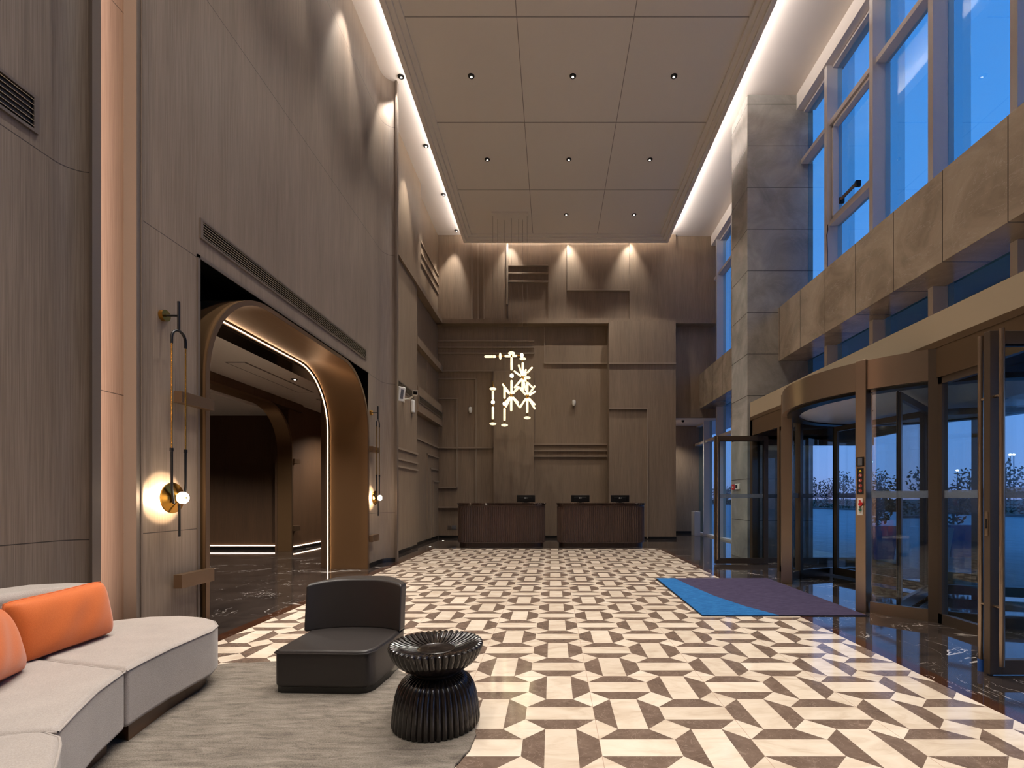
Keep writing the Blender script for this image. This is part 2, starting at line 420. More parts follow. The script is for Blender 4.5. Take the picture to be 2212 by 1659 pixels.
# ---- floor: one surface, patterned centre
W = .4; X0 = .0436-7*W-W/2+.0; Y0 = 2.696
cut = .29
fl = MB(); at = []
def poly(P, mi, a): fl.add([(p[0], p[1], 0) for p in P], [tuple(range(len(P)))], mi); at.append(a)
NX = 14; jx0 = -7; xl = .2436-W*8; xr = xl+NX*W
ylow = Y0-W*16; yhigh = Y0+W*24
xe = [-8+i for i in range(NX)]
def cellx(i): return .2436+i*W
for i in range(-8, 6):
    for j in range(-16, 24):
        x = cellx(i); y = Y0+j*W; c = cut*W
        vert = (i+j) % 2 == 0     # column i=-1 is the one under the vanishing point, vertical below Y0 (j=-1)
        a, b = c, W-c
        if vert:
            poly([(x+a, y), (x+b, y), (x+b, y+W), (x+a, y+W)], 0, random.random())
            poly([(x+a, y), (x+a, y+W), (x, y+b), (x, y+a)], 1, random.random())
            poly([(x+b, y), (x+W, y+a), (x+W, y+b), (x+b, y+W)], 1, random.random())
        else:
            poly([(x, y+a), (x+W, y+a), (x+W, y+b), (x, y+b)], 0, random.random())
            poly([(x, y+a), (x+a, y), (x+b, y), (x+W, y+a)], 1, random.random())
            poly([(x, y+b), (x+W, y+b), (x+b, y+W), (x+a, y+W)], 1, random.random())
        for (q, r_, s_, t_) in ((x, y, 1, 1), (x+W, y, -1, 1), (x+W, y+W, -1, -1), (x, y+W, 1, -1)):
            h = (math.sin((round(q/W, 1))*12.9898+round(r_/W, 1)*78.233)*43758.5453) % 1
            poly([(q, r_), (q+s_*c, r_), (q, r_+t_*c)] if s_*t_ > 0 else [(q, r_), (q, r_+t_*c), (q+s_*c, r_)], 0, h)
xl = cellx(-8); xr = cellx(6)
def rect(x0, x1, y0, y1, mi): poly([(x0, y0), (x1, y0), (x1, y1), (x0, y1)], mi, .5)
rect(xl-.14, xl, ylow, yhigh+.0, 3); rect(xr, xr+.12, ylow, yhigh, 3)
rect(-14, xl-.14, YR-.2, 18.5, 2); rect(xr+.12, 5.4, YR-.2, 18.5, 2); rect(xl-.14, xr+.12, yhigh, 18.5, 2); rect(xl-.14, xr+.12, YR-.2, ylow, 2)
rect(5.4, 6.3, 2.2, 9.75, 2)
fl.attr = at
struct(fl.build('floor', ['cream', 'brown', 'blackm', 'redstrip']))
# ---- ceiling
m = MB(); m.box(-3.7, 5.4, YR-.2, 16, CEIL, CEIL+.2); struct(m.build('ceiling', 'white'))
m = MB(); m.box(5.01, 5.4, YR, 10.08, 9.24, CEIL); m.box(5.01, 5.4, 10.96, YB, 9.24, CEIL)
struct(m.build('trim_1', 'white'))
# hung field with stepped border
TX0, TX1, TY0, TY1 = -2.75, 3.56, -3.6, 15.17
steps = [(9.15, 0), (9.20, .09), (9.25, .18), (9.30, .28)]
m = MB()
prev = None
def ringpts(i, z): return [(TX0+i, TY0+i, z), (TX1-i, TY0+i, z), (TX1-i, TY1-i, z), (TX0+i, TY1-i, z)]
loops = [ringpts(0, 9.36), ringpts(0, 9.15)]
for k in range(1, 4):
    z, i = steps[k]; loops.append(ringpts(i-.012, steps[k-1][0])); loops.append(ringpts(i, steps[k-1][0]+.008)); loops.append(ringpts(i, z))
vv = [p for l in loops for p in l]; ff = []
for k in range(len(loops)-1):
    for q in range(4): ff.append((k*4+q, k*4+(q+1) % 4, (k+1)*4+(q+1) % 4, (k+1)*4+q))
ff.append((3, 2, 1, 0)); n = len(loops)-1; ff.append((n*4, n*4+1, n*4+2, n*4+3))
m.add(vv, ff); tray = struct(m.build('ceiling_field', 'ceil'))
m = MB()
for y in (15.09-2.3*k for k in range(1, 9)): m.box(TX0+.28, TX1-.28, y-.007, y+.007, 9.296, 9.302)
for x in (-.6, 1.36): m.box(x-.007, x+.007, TY0+.28, TY1-.28, 9.296, 9.302)
m.build('field_joints', 'joint', tray)
# ---- left wall
m = MB()
m.box(-4.0, XL, YR, 3.30, 0, CEIL)
P = [(-4.0, 3.28), (XL, 3.28)]+[(XL+.13*(1-math.cos(R(a))), 3.28+.13*math.sin(R(a))) for a in range(0, 91, 10)]+[(-3.20, 3.43), (-3.5, 3.43), (-4.0, 3.43)]
m.prism(P, 0, CEIL)
struct(m.build('wall_left', 'wood', smooth=True))
m = MB(); m.box(-4.0, -3.48, 3.43, 3.98, 0, CEIL); struct(m.build('wall_left_niche', 'wood_warm_lit'))
m = MB(); m.box(-3.205, -3.185, 3.395, 3.46, 0, CEIL); m.box(-3.23, -3.205, 3.43, 3.47, 0, CEIL); struct(m.build('trim_2', 'molding_grey'))
m = MB(); m.box(-3.43, XL+.012, 3.925, 3.945, 0, CEIL); m.box(-3.40, XL+.006, 3.945, 3.98, 0, CEIL); m.box(-3.36, XL+.014, 3.97, 3.985, 0, CEIL)
struct(m.build('trim_3', 'molding_grey'))
area_light('niche_led', (-3.26, 3.50, 4.9), .02, 9.0, 30, (0, R(0), 0), (1, .8, .66)).rotation_euler = (R(90), 0, R(70))
m = MB()
m.box(-4.0, XL, 3.98, 4.635, 0, CEIL); m.box(-4.0, XL, 8.87, 9.50, 0, CEIL); m.box(-4.0, XL, 4.635, 8.87, 3.53, CEIL)
P = [(-4.0, 9.5), (XL, 9.5)]+[(XL+.22*(1-math.cos(R(a))), 9.5+.26*math.sin(R(a))) for a in range(0, 91, 9)]+[(-3.10, 9.76), (-3.10, 9.80), (-4.0, 9.80)]
m.prism(P, 0, CEIL)
struct(m.build('wall_left_arch', 'wood', smooth=True))
m = MB(); m.box(-3.12, -3.085, 9.73, 9.82, 0, CEIL); struct(m.build('trim_4', 'molding_grey'))
# frame line round the recess
m = MB(); m.box(XL-.02, XL+.012, 4.605, 4.637, 0, 3.56); m.box(XL-.02, XL+.012, 4.605, 8.90, 3.53, 3.56)
m.box(XL-.02, XL+.006, 8.868, 8.89, 0, 3.56)
struct(m.build('trim_5', 'molding_grey'))
# recessed far part
m = MB()
m.box(-4.0, -3.48, 9.80, 12.6, 0, CEIL); m.box(-4.0, -3.62, 12.6, YB, 0, CEIL)
m.box(-4.0, -3.42, 9.80, 15.3, 6.68, 6.82)                 # high ledge
m.box(-3.7, -3.48, 12.6, 12.95, 6.82, CEIL)
m.box(-3.62, -3.46, 12.6, 15.5, 5.22, 5.42)
m.box(-3.62, -3.45, 12.6, 15.4, 3.50, 4.15)
wl = struct(m.build('wall_left_far', 'wood_plain'))
m = MB()
x = -3.62
for z in (8.27, 7.97, 7.70): m.box(x, x+.035, 13.3, 15.5, z-.02, z+.02)
m.box(x, x+.04, 13.27, 13.32, 6.82+.5, CEIL)
m.box(x, x+.035, 14.0, 14.04, 4.15, 5.22)
for z in (2.39, 2.15, 1.98): m.box(-3.48, -3.445, 9.85, 12.6, z-.02, z+.02)
m.box(x, x+.035, 12.6, 15.5, 2.83, 2.87)
for y, z in ((14.1, 2.53), (14.46, 2.14), (14.8, 1.78)):
    m.box(x, x+.035, y-.02, y+.02, .08, z); m.box(x, x+.035, y-.02, 15.5, z-.02, z+.02)
m.build('moldings', 'molding', wl)
m = MB()
m.box(XL, XL+.012, YR, 3.30, 0, .08)
m.box(XL, XL+.012, 3.985, 4.6, 0, .08); m.box(XL, XL+.012, 8.9, 9.5, 0, .08)
P = [(XL+.012+.22*(1-math.cos(R(a))), 9.5-.005+.26*math.sin(R(a))-.012*math.sin(R(a))) for a in range(0, 91, 9)]
P = P+[(-3.12, 9.77), (-3.3, 9.78), (XL-.01, 9.6), (XL-.01, 9.5)]
m.prism(P, 0, .08)
m.box(-3.48, -3.465, 9.82, 12.6, 0, .08); m.box(-3.62, -3.605, 12.6, 15.4, 0, .08); m.box(-3.62, -3.465, 12.6, 12.615, 0, .08)
struct(m.build('baseboard_left', 'base'))
# ---- back wall panels (y of each panel face)
m = MB()
def bp(x0, x1, yf, z0, z1): m.box(x0, x1, yf, 15.9, z0, z1)
YA, YB2, YC, YD = 15.55, 15.38, 15.5, 15.05
xa = bx(1066.3, YB2); xb = bx(1153.5, YB2); xc = bx(1315.6, YD); xd = bx(1460, YD)
bp(-3.75, xa, YA, 0, 6.7); bp(xa, xb, YB2, 0, bz(802, YB2)); bp(xa, xb, YA-.05, 3, 6.7); bp(bx(947, YA), xa, YA-.06, bz(802, YA), 6.7)
bp(xb, xc, YC, 0, 6.7); bp(xc, xd, YD, 0, 6.7)
bp(xd, 5.3, 15.5, 3.8, 6.7)
bp(-3.75, bx(1095, 15.5), 15.46, 6.7, CEIL); bp(bx(1095, 15.5), bx(1184, 15.5), 15.5, 6.7, CEIL); bp(bx(1184, 15.5), bx(1359, 15.5), 15.47, 6.7, CEIL)
bp(bx(1359, 15.5), bx(1459, 15.5), 15.43, 6.7, CEIL); bp(bx(1459, 15.5), 5.3, 15.53, 6.7, CEIL)
m.box(-3.62, bx(1549, 15.2), 15.2, 15.6, 6.68, 6.82)
wb = struct(m.build('wall_back', 'wood_plain'))
m = MB()
def hz(px0, px1, py, yf, t=.02, d=.045): m.box(bx(px0, yf), bx(px1, yf), yf-d-.012, yf, bz(py, yf)-t, bz(py, yf)+t)
def vt(px, py0, py1, yf, t=.02, d=.04): m.box(bx(px, yf)-t, bx(px, yf)+t, yf-d, yf, bz(py1, yf), bz(py0, yf))
for px in (1020, 1033, 1045.5): vt(px, 513, 689, 15.46)
vt(1096, 526, 658, 15.46, .03, .05)
for py in (574.7, 591.6, 609.5): hz(1095, 1184, py, 15.5, .022, .06)
vt(1226, 525, 629, 15.47); hz(1226, 1359, 628, 15.47, .022, .06)
for py in (737, 751, 763.7): hz(947.6, 1154, py, YA-.06)
hz(947, 1066, 802, YA-.06, .012, .03)
for py in (803.4, 816.5, 830): hz(1066.6, 1154, py, YA-.05)
hz(947, 1028.6, 818.6, YA); vt(1028.6, 818, 1163, YA)
hz(947, 987.7, 861.6, YA); vt(987.7, 861, 1053, YA); hz(947, 987.7, 1052.8, YA)
hz(947, 1066, 967.5, YA); hz(947, 1066, 1096, YA)
vt(1176.3, 700, 786, YC); hz(1176.3, 1315, 785.7, YC); hz(1315, 1460, 785.7, YD, .02, .035)
for py in (960, 973.5, 986): hz(1153.5, 1315, py, YC)
hz(1315, 1398, 882.7, YD); vt(1398, 882, 1163, YD)
m.build('moldings', 'molding', wb)
m = MB()
m.box(-3.62, xa, YA-.015, YA, 0, .08); m.box(xa, xb, YB2-.015, YB2, 0, .08); m.box(xb, xc, YC-.015, YC, 0, .08); m.box(xc-.0, xd+.015, YD-.015, YD, 0, .08)
m.box(3.78, 5.3, 17.585, 17.6, 0, .08); m.box(xd, xd+.015, YD, 17.6, 0, .08)
struct(m.build('baseboard_back', 'base'))
# alcove beyond the back wall's right end
m = MB(); m.box(xd-.2, 5.4, 17.6, 17.8, 0, 3.85); m.box(xd-.2, xd, YD+.3, 17.8, 0, 3.85); struct(m.build('wall_alcove', 'wood_plain'))
m = MB(); m.box(xd-.2, 5.4, 15.9, 17.8, 3.85, 4.05); m.box(xd, 5.25, 15.55, 15.9, 3.79, 3.86); struct(m.build('ceiling_alcove', 'white'))
# ---- rear wall behind the camera
m = MB(); m.box(-4, 5.4, YR-.2, YR, 0, CEIL); struct(m.build('wall_rear', 'wood'))
# ---- stone column and band
m = MB(); m.box(4.0, 5.35, 10.08, 10.96, 0, CEIL); struct(m.build('wall_column', 'stone', bevel=.004))
m = MB(); m.box(4.64, 5.22, YR, 10.08, 4.08, 5.17); m.box(4.64, 5.22, 10.96, 15.5, 4.08, 5.17); struct(m.build('wall_right', 'stone_band', bevel=.004))
# ---- windows in bays
posts = [5.33-1.235*k for k in range(7, 0, -1)]+[5.33, 6.515, 7.741, 9.036, 10.08, 10.96, 12.5, 13.8, 15.1, 16.4, 17.6]
wn = 0
for k in range(len(posts)-1):
    a, b = posts[k], posts[k+1]
    if abs(a-10.08) < .01: continue
    wn += 1
    W_ = semp('window_%d' % wn)
    inv = (2.2 < b and a < 9.6)
    zb = 3.15 if inv else 0.0
    zt = 3.85 if a > 15.4 else 9.24
    fr = MB()
    if a > 4 and abs(a-10.96) > .01 or a < 4: fr.box(5.05, 5.33, a, a+.088, zb, zt)
    y0 = a+.088 if abs(a-10.96) > .01 else a
    trans = [8.17] if zt > 9 else []
    if abs(a-7.741) < .01: trans.append(6.32)
    if not inv: trans += [3.16]
    for z in trans: fr.box(5.10, 5.30, y0, b, z-.04, z+.045)
    fr.box(5.16, 5.30, y0, b, zb, zb+.06); fr.box(5.16, 5.30, y0, b, zt-.05, zt)
    if zt > 9: fr.box(5.14, 5.32, y0, b, 5.17, 5.2)
    fr.build('window_frame', 'alu', W_)
    g = MB(); g.box(5.245, 5.255, y0, b, zb+.05, zt-.03); g.build('window_pane', 'glass', W_)
    if zt > 9 and b not in (10.08,): g = MB(); g.box(5.33, 5.58, b+.03, b+.05, 4.7, 9.6); g.build('glass_fin', 'fin', W_)
# operable sash of the second bay from the column, with its stay
sash = thing('window_sash', (5.18, 7.9, 6.37), 'white top hung opening sash in the tall window bay, with grey stay arm', 'window sash')
m = MB(); 
m.box(5.13, 5.23, 7.85, 7.90, 6.38, 8.1); m.box(5.13, 5.23, 8.97, 9.02, 6.38, 8.1); m.box(5.13, 5.23, 7.85, 9.02, 6.38, 6.43); m.box(5.13, 5.23, 7.85, 9.02, 8.06, 8.11)
m.build('sash_frame', 'alu', sash)
m = MB(); m.tube([(5.07, 8.2, 6.52), (5.07, 8.62, 6.52)], .028, 10); m.build('stay_arm', 'molding_grey', sash, smooth=True)
for yb_ in (8.16, 8.62): m = MB(); m.box(5.05, 5.13, yb_, yb_+.04, 6.46, 6.56); m.build('bracket', 'black', sash)
m = MB(); m.tube([(5.04, 9.0, 6.28), (5.035, 8.98, 6.18), (5.04, 9.02, 6.1), (5.04, 9.0, 5.8), (5.04, 9.01, 5.2)], .008, 6)
tag(m.build('sash_cable', 'black', smooth=True), 'thin black cable hanging down the post below the opening window sash', 'cable')

# ================================================================== VESTIBULE
XF = 3.9; VC = (4.93, 6.40); VR = 1.75
m = MB()
P = [(XF, 2.2), (XF, 4.985)]+[(VC[0]-VR*math.cos(R(a)), VC[1]-VR*math.sin(R(a))) for a in range(52, -53, -4)]+[(XF, 7.815), (XF, 9.69), (6.3, 9.69), (6.3, 2.2)]
m.prism([(XF, 2.2), (XF, 9.69), (6.3, 9.69), (6.3, 2.2)][::-1], 2.86, 3.15)
m.box(5.0, 6.3, YR, 2.2, 2.86, 3.15) if False else None
struct(m.build('trim_6', 'fascia'))
m = MB()
m.box(XF, XF+.06, 2.2, 5.0, 2.49, 2.86); m.box(XF, XF+.06, 7.80, 9.69, 2.49, 2.86)
m.box(XF-.004, XF+.01, 2.2, 9.69, 2.795, 2.86)
m.box(XF, XF+.1, 9.58, 9.69, 0, 2.86); m.box(XF, XF+.1, 8.44, 8.52, 0, 2.49); m.box(XF+.1, 6.3, 9.62, 9.69, 2.3, 2.86)
struct(m.build('trim_7', 'brownpanel'))
# end wall glazing and outer wall glazing, frames
n_ = [0]
def glazed(axis, c, a, b, z0, z1, st=.07, name='window', matf='frame', band=True):
    wn = globals()['wn']+1; globals()['wn'] = wn
    W_ = semp('window_%d' % wn); f = MB(); g = MB(); s_ = MB()
    def bb(mb, u0, u1, v0, v1, t):
        if axis == 'x': mb.box(c-t, c+t, u0, u1, v0, v1)
        else: mb.box(u0, u1, c-t, c+t, v0, v1)
    bb(f, a, a+st, z0, z1, .03); bb(f, b-st, b, z0, z1, .03); bb(f, a, b, z0, z0+.1, .03); bb(f, a, b, z1-st, z1, .03)
    bb(g, a+st, b-st, z0+.1, z1-st, .005)
    f.build('window_frame', matf, W_); g.build('window_pane', 'glass_door', W_)
    if band:
        bb(s_, a+st, b-st, 1.27, 1.345, .0065); s_.build('frosted_band', 'frost', W_)
glazed('x', XF+.04, 4.42, 5.0, 0, 2.49)
glazed('x', XF+.04, 7.83, 8.46, 0, 2.49)
for a, b in ((2.2, 3.3), (3.3, 4.4), (4.4, 5.05), (7.75, 8.5), (8.5, 9.66)): glazed('x', 6.1, a, b, 0, 2.49)
glazed('y', 9.65, XF+.1, 6.1, 0, 2.49); glazed('y', 2.25, XF+.1, 6.1, 0, 2.49)
m = MB(); m.box(6.05, 6.15, 2.2, 9.69, 2.49, 2.86); struct(m.build('trim_8', 'brownpanel'))

# ---- revolving door
rd = thing('revolving_door', (VC[0], VC[1], 0), 'large round revolving door with brushed bronze canopy and curved glass, facing the entrance mat', 'revolving door')
def cp(a, r): return (VC[0]-r*math.cos(R(a)), VC[1]-r*math.sin(R(a)))
def ringseg(mb, a0, a1, r0, r1, z0, z1, n=None, mi=0):
    n = n or max(2, int(abs(a1-a0)/3))
    P = [cp(a0+(a1-a0)*i/n, r1) for i in range(n+1)]+[cp(a1-(a1-a0)*i/n, r0) for i in range(n+1)]
    k = 2*n+2
    v = [(p[0], p[1], z0) for p in P]+[(p[0], p[1], z1) for p in P]; f = []
    for i in range(n):
        q = k-1-i
        f.append((i, i+1, k+i+1, k+i)); f.append((q-1, q, k+q, k+q-1)); f.append((i, q, q-1, i+1)); f.append((k+i, k+i+1, k+q-1, k+q))
    f.append((0, k, 2*k-1, k-1)); f.append((n, n+1, k+n+1, k+n)); mb.add(v, f, mi)
c_ = MB(); ringseg(c_, -53.4, 53.4, VR-.06, VR, 2.47, 2.79)
ringseg(c_, 126.6, 233.4, VR-.06, VR, 2.47, 2.79)
canopy = c_.build('canopy', 'steel', rd, smooth=True)
c_ = MB(); ringseg(c_, -180, 180, VR-.22, VR-.06, 2.44, 2.50, 90); c_.build('track', 'black', rd, smooth=True)
c_ = MB(); c_.lathe((VC[0], VC[1], 0), [(VR-.22, 2.46), (VR-.22, 2.49), (.0001, 2.49)][::-1]+[(VR-.22, 2.46), (.0001, 2.46)], 72, caps=False)
c_.build('inner_ceiling', 'canopy_in', rd)
for s_ in (-1, 1):
    pm = MB(); u = cp(s_*32, VR-.05); t = (math.cos(R(s_*32)), math.sin(R(s_*32)))
    pm.obox(u, t, (-t[1], t[0]), .075, .055, 0, 2.80)
    post = pm.build('post', 'steel', rd, bevel=.004)
    if s_ == 1:
        # controls on the face of the near post (facing out of the drum)
        nrm = Vector((-math.cos(R(32)), -math.sin(R(32)), 0)); tan = Vector((nrm.y, -nrm.x, 0)); c0 = Vector((u[0], u[1], 0))+nrm*.0755
        def plate(w_, z0, z1, t_, mat, nm, par, off=0, base=0):
            q = MB(); a = c0+tan*(off-w_/2)+nrm*base; b = c0+tan*(off+w_/2)+nrm*base
            q.prism([(a.x, a.y), (b.x, b.y), ((b+nrm*t_).x, (b+nrm*t_).y), ((a+nrm*t_).x, (a+nrm*t_).y)], z0, z1)
            return q.build(nm, mat, par)
        zz = lambda py: bz(py, 5.42)
        sc = plate(.075, zz(1007), zz(987), .01, 'black', 'display', post); plate(.045, zz(1005), zz(989), .003, 'greyplastic', 'screen', post, 0, .01)
        lb = plate(.068, zz(1068), zz(1011), .004, 'base', 'warning_label', post)
        q = MB()
        def disc(zc, r, h, off=0, base=.004, mat='redprint', nm='symbol', par=post):
            q = MB(); a = c0+nrm*base+tan*off; a.z = zc; b = a+nrm*h; q.tube([a, b], r, 18); return q.build(nm, mat, par)
        tri = MB(); zt_ = zz(1014); zb_ = zz(1019.5); a = c0+nrm*.0045; h = nrm*.002
        V = [a+tan*-.017+Vector((0, 0, zb_)), a+tan*.017+Vector((0, 0, zb_)), a+Vector((0, 0, zt_))]
        tri.add(V+[v+h for v in V], [(0, 2, 1), (3, 4, 5), (0, 1, 4, 3), (1, 2, 5, 4), (2, 0, 3, 5)]); tri.build('warning_triangle', 'yellow', post)
        for py in (1026.5, 1037.5, 1049, 1060): disc(zz(py), .019, .002)
        for py, dx in ((1026.5, -.004), (1037.5, 0), (1049, .003), (1060, .006)):
            q = MB(); a = c0+nrm*.0062+tan*dx; b1 = a+Vector((0, 0, zz(py)-.011)); q.tube([b1, b1+Vector((0, 0, .016))+tan*.006], .0028, 6); q.ell(b1+Vector((0, 0, .02))+tan*.006, (.004, .004, .004), 8, 5); q.build('figure_symbol', 'plastic', post)
        plate(.055, zz(1113), zz(1076), .008, 'plastic', 'switch_plate', post)
        disc(zz(1082), .010, .012, .0, .008, 'red', 'button'); disc(zz(1089), .021, .024, -.012, .008, 'red', 'emergency_button')
        disc(zz(1095.5), .009, .01, 0, .008, 'black', 'key_switch'); disc(zz(1101), .014, .014, -.004, .008, 'green', 'button')
# curved fixed glass with kick plates and head rails
for a0, a1 in ((-53, -34.5), (34.5, 53.0), (127, 146), (214, 233)):
    q = MB(); ringseg(q, a0, a1, VR-.07, VR-.02, 0, .125, 8); q.build('kick_plate', 'steel', rd, smooth=True)
    q = MB(); ringseg(q, a0, a1, VR-.052, VR-.042, .125, 2.47, 12); q.build('curved_glass', 'glass_door', rd, smooth=True)
    q = MB(); ringseg(q, a0, a1, VR-.054, VR-.040, 1.27, 1.345, 12); q.build('frosted_band', 'frost', rd, smooth=True)
for a0, a1 in ((53.0, 127), (-127, -53.0)):
    q = MB(); ringseg(q, a0, a1, VR-.07, VR-.02, 0, .125, 20); q.build('kick_plate', 'frame', rd, smooth=True)
    q = MB(); ringseg(q, a0, a1, VR-.052, VR-.042, .125, 2.47, 26); q.build('curved_glass', 'glass_door', rd, smooth=True)
for a in (53.2, -53.2, 126.8, 233.2, 146, 214):
    q = MB(); u = cp(a, VR-.04); t = (math.cos(R(a)), math.sin(R(a))); q.obox(u, t, (-t[1], t[0]), .04, .045, 0, 2.79); q.build('post', 'frame', rd)
# central wings: three leaves on a shaft
q = MB(); q.tube([(VC[0], VC[1], .02), (VC[0], VC[1], 2.46)], .06, 20); q.build('shaft', 'frame', rd, smooth=True)
for a in (-77.5, 42.5, 162.5):
    t = Vector((-math.cos(R(a)), -math.sin(R(a)), 0)); nn = (-t.y, t.x)
    def wb_(r0, r1, z0, z1, th, mat, nm, par):
        q = MB(); c = (VC[0]+t.x*(r0+r1)/2, VC[1]+t.y*(r0+r1)/2); q.obox(c, (t.x, t.y), nn, (r1-r0)/2, th, z0, z1); return q.build(nm, mat, par)
    wing = MB()
    for (r0, r1, z0, z1) in ((.08, .14, .03, 2.42), (1.54, 1.60, .03, 2.42), (.14, 1.54, .03, .15), (.14, 1.54, 2.34, 2.42)):
        wing.obox((VC[0]+t.x*(r0+r1)/2, VC[1]+t.y*(r0+r1)/2), (t.x, t.y), nn, (r1-r0)/2, .022, z0, z1)
    wo = wing.build('wing', 'frame', rd)
    wb_(.14, 1.54, .15, 2.34, .004, 'glass_door', 'wing_glass', wo); wb_(1.60, 1.645, .03, 2.42, .006, 'black', 'brush_seal', wo)
    wb_(.14, 1.54, 1.27, 1.345, .0055, 'frost', 'frosted_band', wo)
# small downlights in its ceiling
for dx, dy in ((-.6, .3), (.2, .7), (.5, -.5)):
    q = MB(); q.tube([(VC[0]+dx, VC[1]+dy, 2.452), (VC[0]+dx, VC[1]+dy, 2.462)], .04, 14); q.build('ceiling_spot', 'black', rd)

# ---- swing door leaves
def leaf(loc, label, x0, x1, y):
    d = thing('glass_door', loc, label, 'door')
    f = MB(); st = .085
    f.box(x0, x0+st, y-.025, y+.025, .012, 2.46); f.box(x1-st, x1, y-.025, y+.025, .012, 2.46); f.box(x0+st, x1-st, y-.025, y+.025, .012, .115); f.box(x0+st, x1-st, y-.025, y+.025, 2.365, 2.46)
    f.build('door_frame', 'frame', d, bevel=.003)
    g = MB(); g.box(x0+st, x1-st, y-.005, y+.005, .115, 2.365); g.build('door_glass', 'glass_door', d)
    g = MB(); g.box(x0+st, x1-st, y-.0065, y+.0065, 1.27, 1.345); g.build('frosted_band', 'frost', d)
    g = MB()
    for (u, v) in ((0, 0),): g.box(x0+st, x0+st+.012, y-.012, y+.012, .115, 2.365); g.box(x1-st-.012, x1-st, y-.012, y+.012, .115, 2.365); g.box(x0+st, x1-st, y-.012, y+.012, 2.353, 2.365)
    g.build('gasket', 'black', d)
    for s_ in (-1, 1):
        hm = MB(); yy = y+s_*.085; hm.tube([(x0+.03, yy, .0+.09), (x0+.03, yy, 2.455)], .0175, 14)
        ho = hm.build('pull_handle', 'steel_handle', d, smooth=True)
        st_ = MB()
        for z in (.5, 1.99): st_.tube([(x0+.03, y+s_*.025, z), (x0+.03, yy, z)], .011, 10)
        st_.build('standoff', 'steel_handle', ho, smooth=True)
    lk = MB(); lk.box(x0-.004, x0+.0, y-.012, y+.012, 1.0, 1.17); lo = lk.build('lock_plate', 'steel_handle', d)
    kk = MB(); kk.box(x0-.006, x0-.004, y-.006, y+.006, 1.05, 1.12); kk.build('keyhole', 'black', lo)
    return d
leaf((4.1, 3.515, 0), 'open glass swing door with full height tube handles, nearest the camera', 3.11, 4.1, 3.515)
leaf((4.1, 9.42, 0), 'open glass swing door in front of the stone column, standing square to the facade', 3.11, 4.13, 9.42)
t_ = MB(); t_.tube([(3.14, 3.60, .0), (3.14, 3.60, .09)], .0185, 14); t_.build('tape_wrap', 'planterblue', bpy.data.objects['glass_door'], smooth=True)

# ================================================================== ARCHWAYS
def archway(name, loc, label, ya, yb, ztop, rad, xf, xb_, th, rec=None, strip=True, lipmat='bronze_lip'):
    A = thing(name, loc, label, 'archway')
    def contour(o, z0=0.0, n=14):
        r = rad+o
        P = [(ya-o, z0)]+[(ya+rad-r*math.cos(R(90*i/n)), ztop-rad+r*math.sin(R(90*i/n))) for i in range(n+1)]
        P += [(yb-rad+r*math.sin(R(90*i/n)), ztop-rad+r*math.cos(R(90*i/n))) for i in range(n+1)]+[(yb+o, z0)]
        return P
    def shell(o0, o1, x0, x1, mat, nm, par, smooth=True):
        q = MB(); a = contour(o0); b = contour(o1); n = len(a)
        v = [(x1, p[0], p[1]) for p in a]+[(x1, p[0], p[1]) for p in b]+[(x0, p[0], p[1]) for p in a]+[(x0, p[0], p[1]) for p in b]
        f = []
        for i in range(n-1):
            f += [(i, i+1, n+i+1, n+i), (2*n+i, 3*n+i, 3*n+i+1, 2*n+i+1), (i, 2*n+i, 2*n+i+1, i+1), (n+i, n+i+1, 3*n+i+1, 3*n+i)]
        f += [(0, n, 3*n, 2*n), (n-1, 3*n-1, 4*n-1, 2*n-1)]
        q.add(v, f); return q.build(nm, mat, par, smooth=smooth)
    shell(0, th, xb_, xf-.012, 'bronze', 'lining', A)
    shell(-.003, th+.004, xf-.012, xf, lipmat, 'front_lip', A)
    if strip:
        rim = shell(-.05, th, xb_-.06, xb_-.03, 'bronze_lip', 'rear_rim', A)
        shell(-.032, -.024, xb_-.03, xb_-.021, 'led', 'light_strip', rim)
    if rec:
        ra, rb, rz, rx = rec
        q = MB(); a = contour(th+.001); n = len(a)
        B_ = []
        for (y, z) in a:
            # outer rectangle point matched to each contour point
            if z < ztop-rad+.001: B_.append((ra if y < (ya+yb)/2 else rb, z))
            else:
                d = Vector((y-(ya+yb)/2, z-(ztop-rad))); s1 = (rb-ra)/2/abs(d.x) if abs(d.x) > 1e-6 else 1e9; s2 = (rz-(ztop-rad))/d.y if d.y > 1e-6 else 1e9; k_ = min(s1, s2)
                B_.append(((ya+yb)/2+d.x*k_, ztop-rad+d.y*k_))
        v = [(rx, p[0], p[1]) for p in a]+[(rx, p[0], p[1]) for p in B_]+[(rx-.03, p[0], p[1]) for p in a]+[(rx-.03, p[0], p[1]) for p in B_]
        f = []
        for i in range(n-1): f += [(i, n+i, n+i+1, i+1), (2*n+i, 2*n+i+1, 3*n+i+1, 3*n+i)]
        q.add(v, f); q.build('surround_panel', 'blackgloss', A)
        q = MB(); q.box(rx, xf-.04, ra, ra+.004, 0, rz); q.box(rx, xf-.04, rb-.004, rb, 0, rz); q.box(rx, xf-.04, ra, rb, rz-.004, rz); q.build('reveal', 'blackgloss', A)
    return A
arch1 = archway('archway', (-3.64, 6.74, 0), 'tall rounded bronze archway with glowing inner edge, set in the left wall', 4.715, 8.77, 3.44, 1.0, -3.295, -3.98, .045, (4.637, 8.868, 3.53, -3.75))
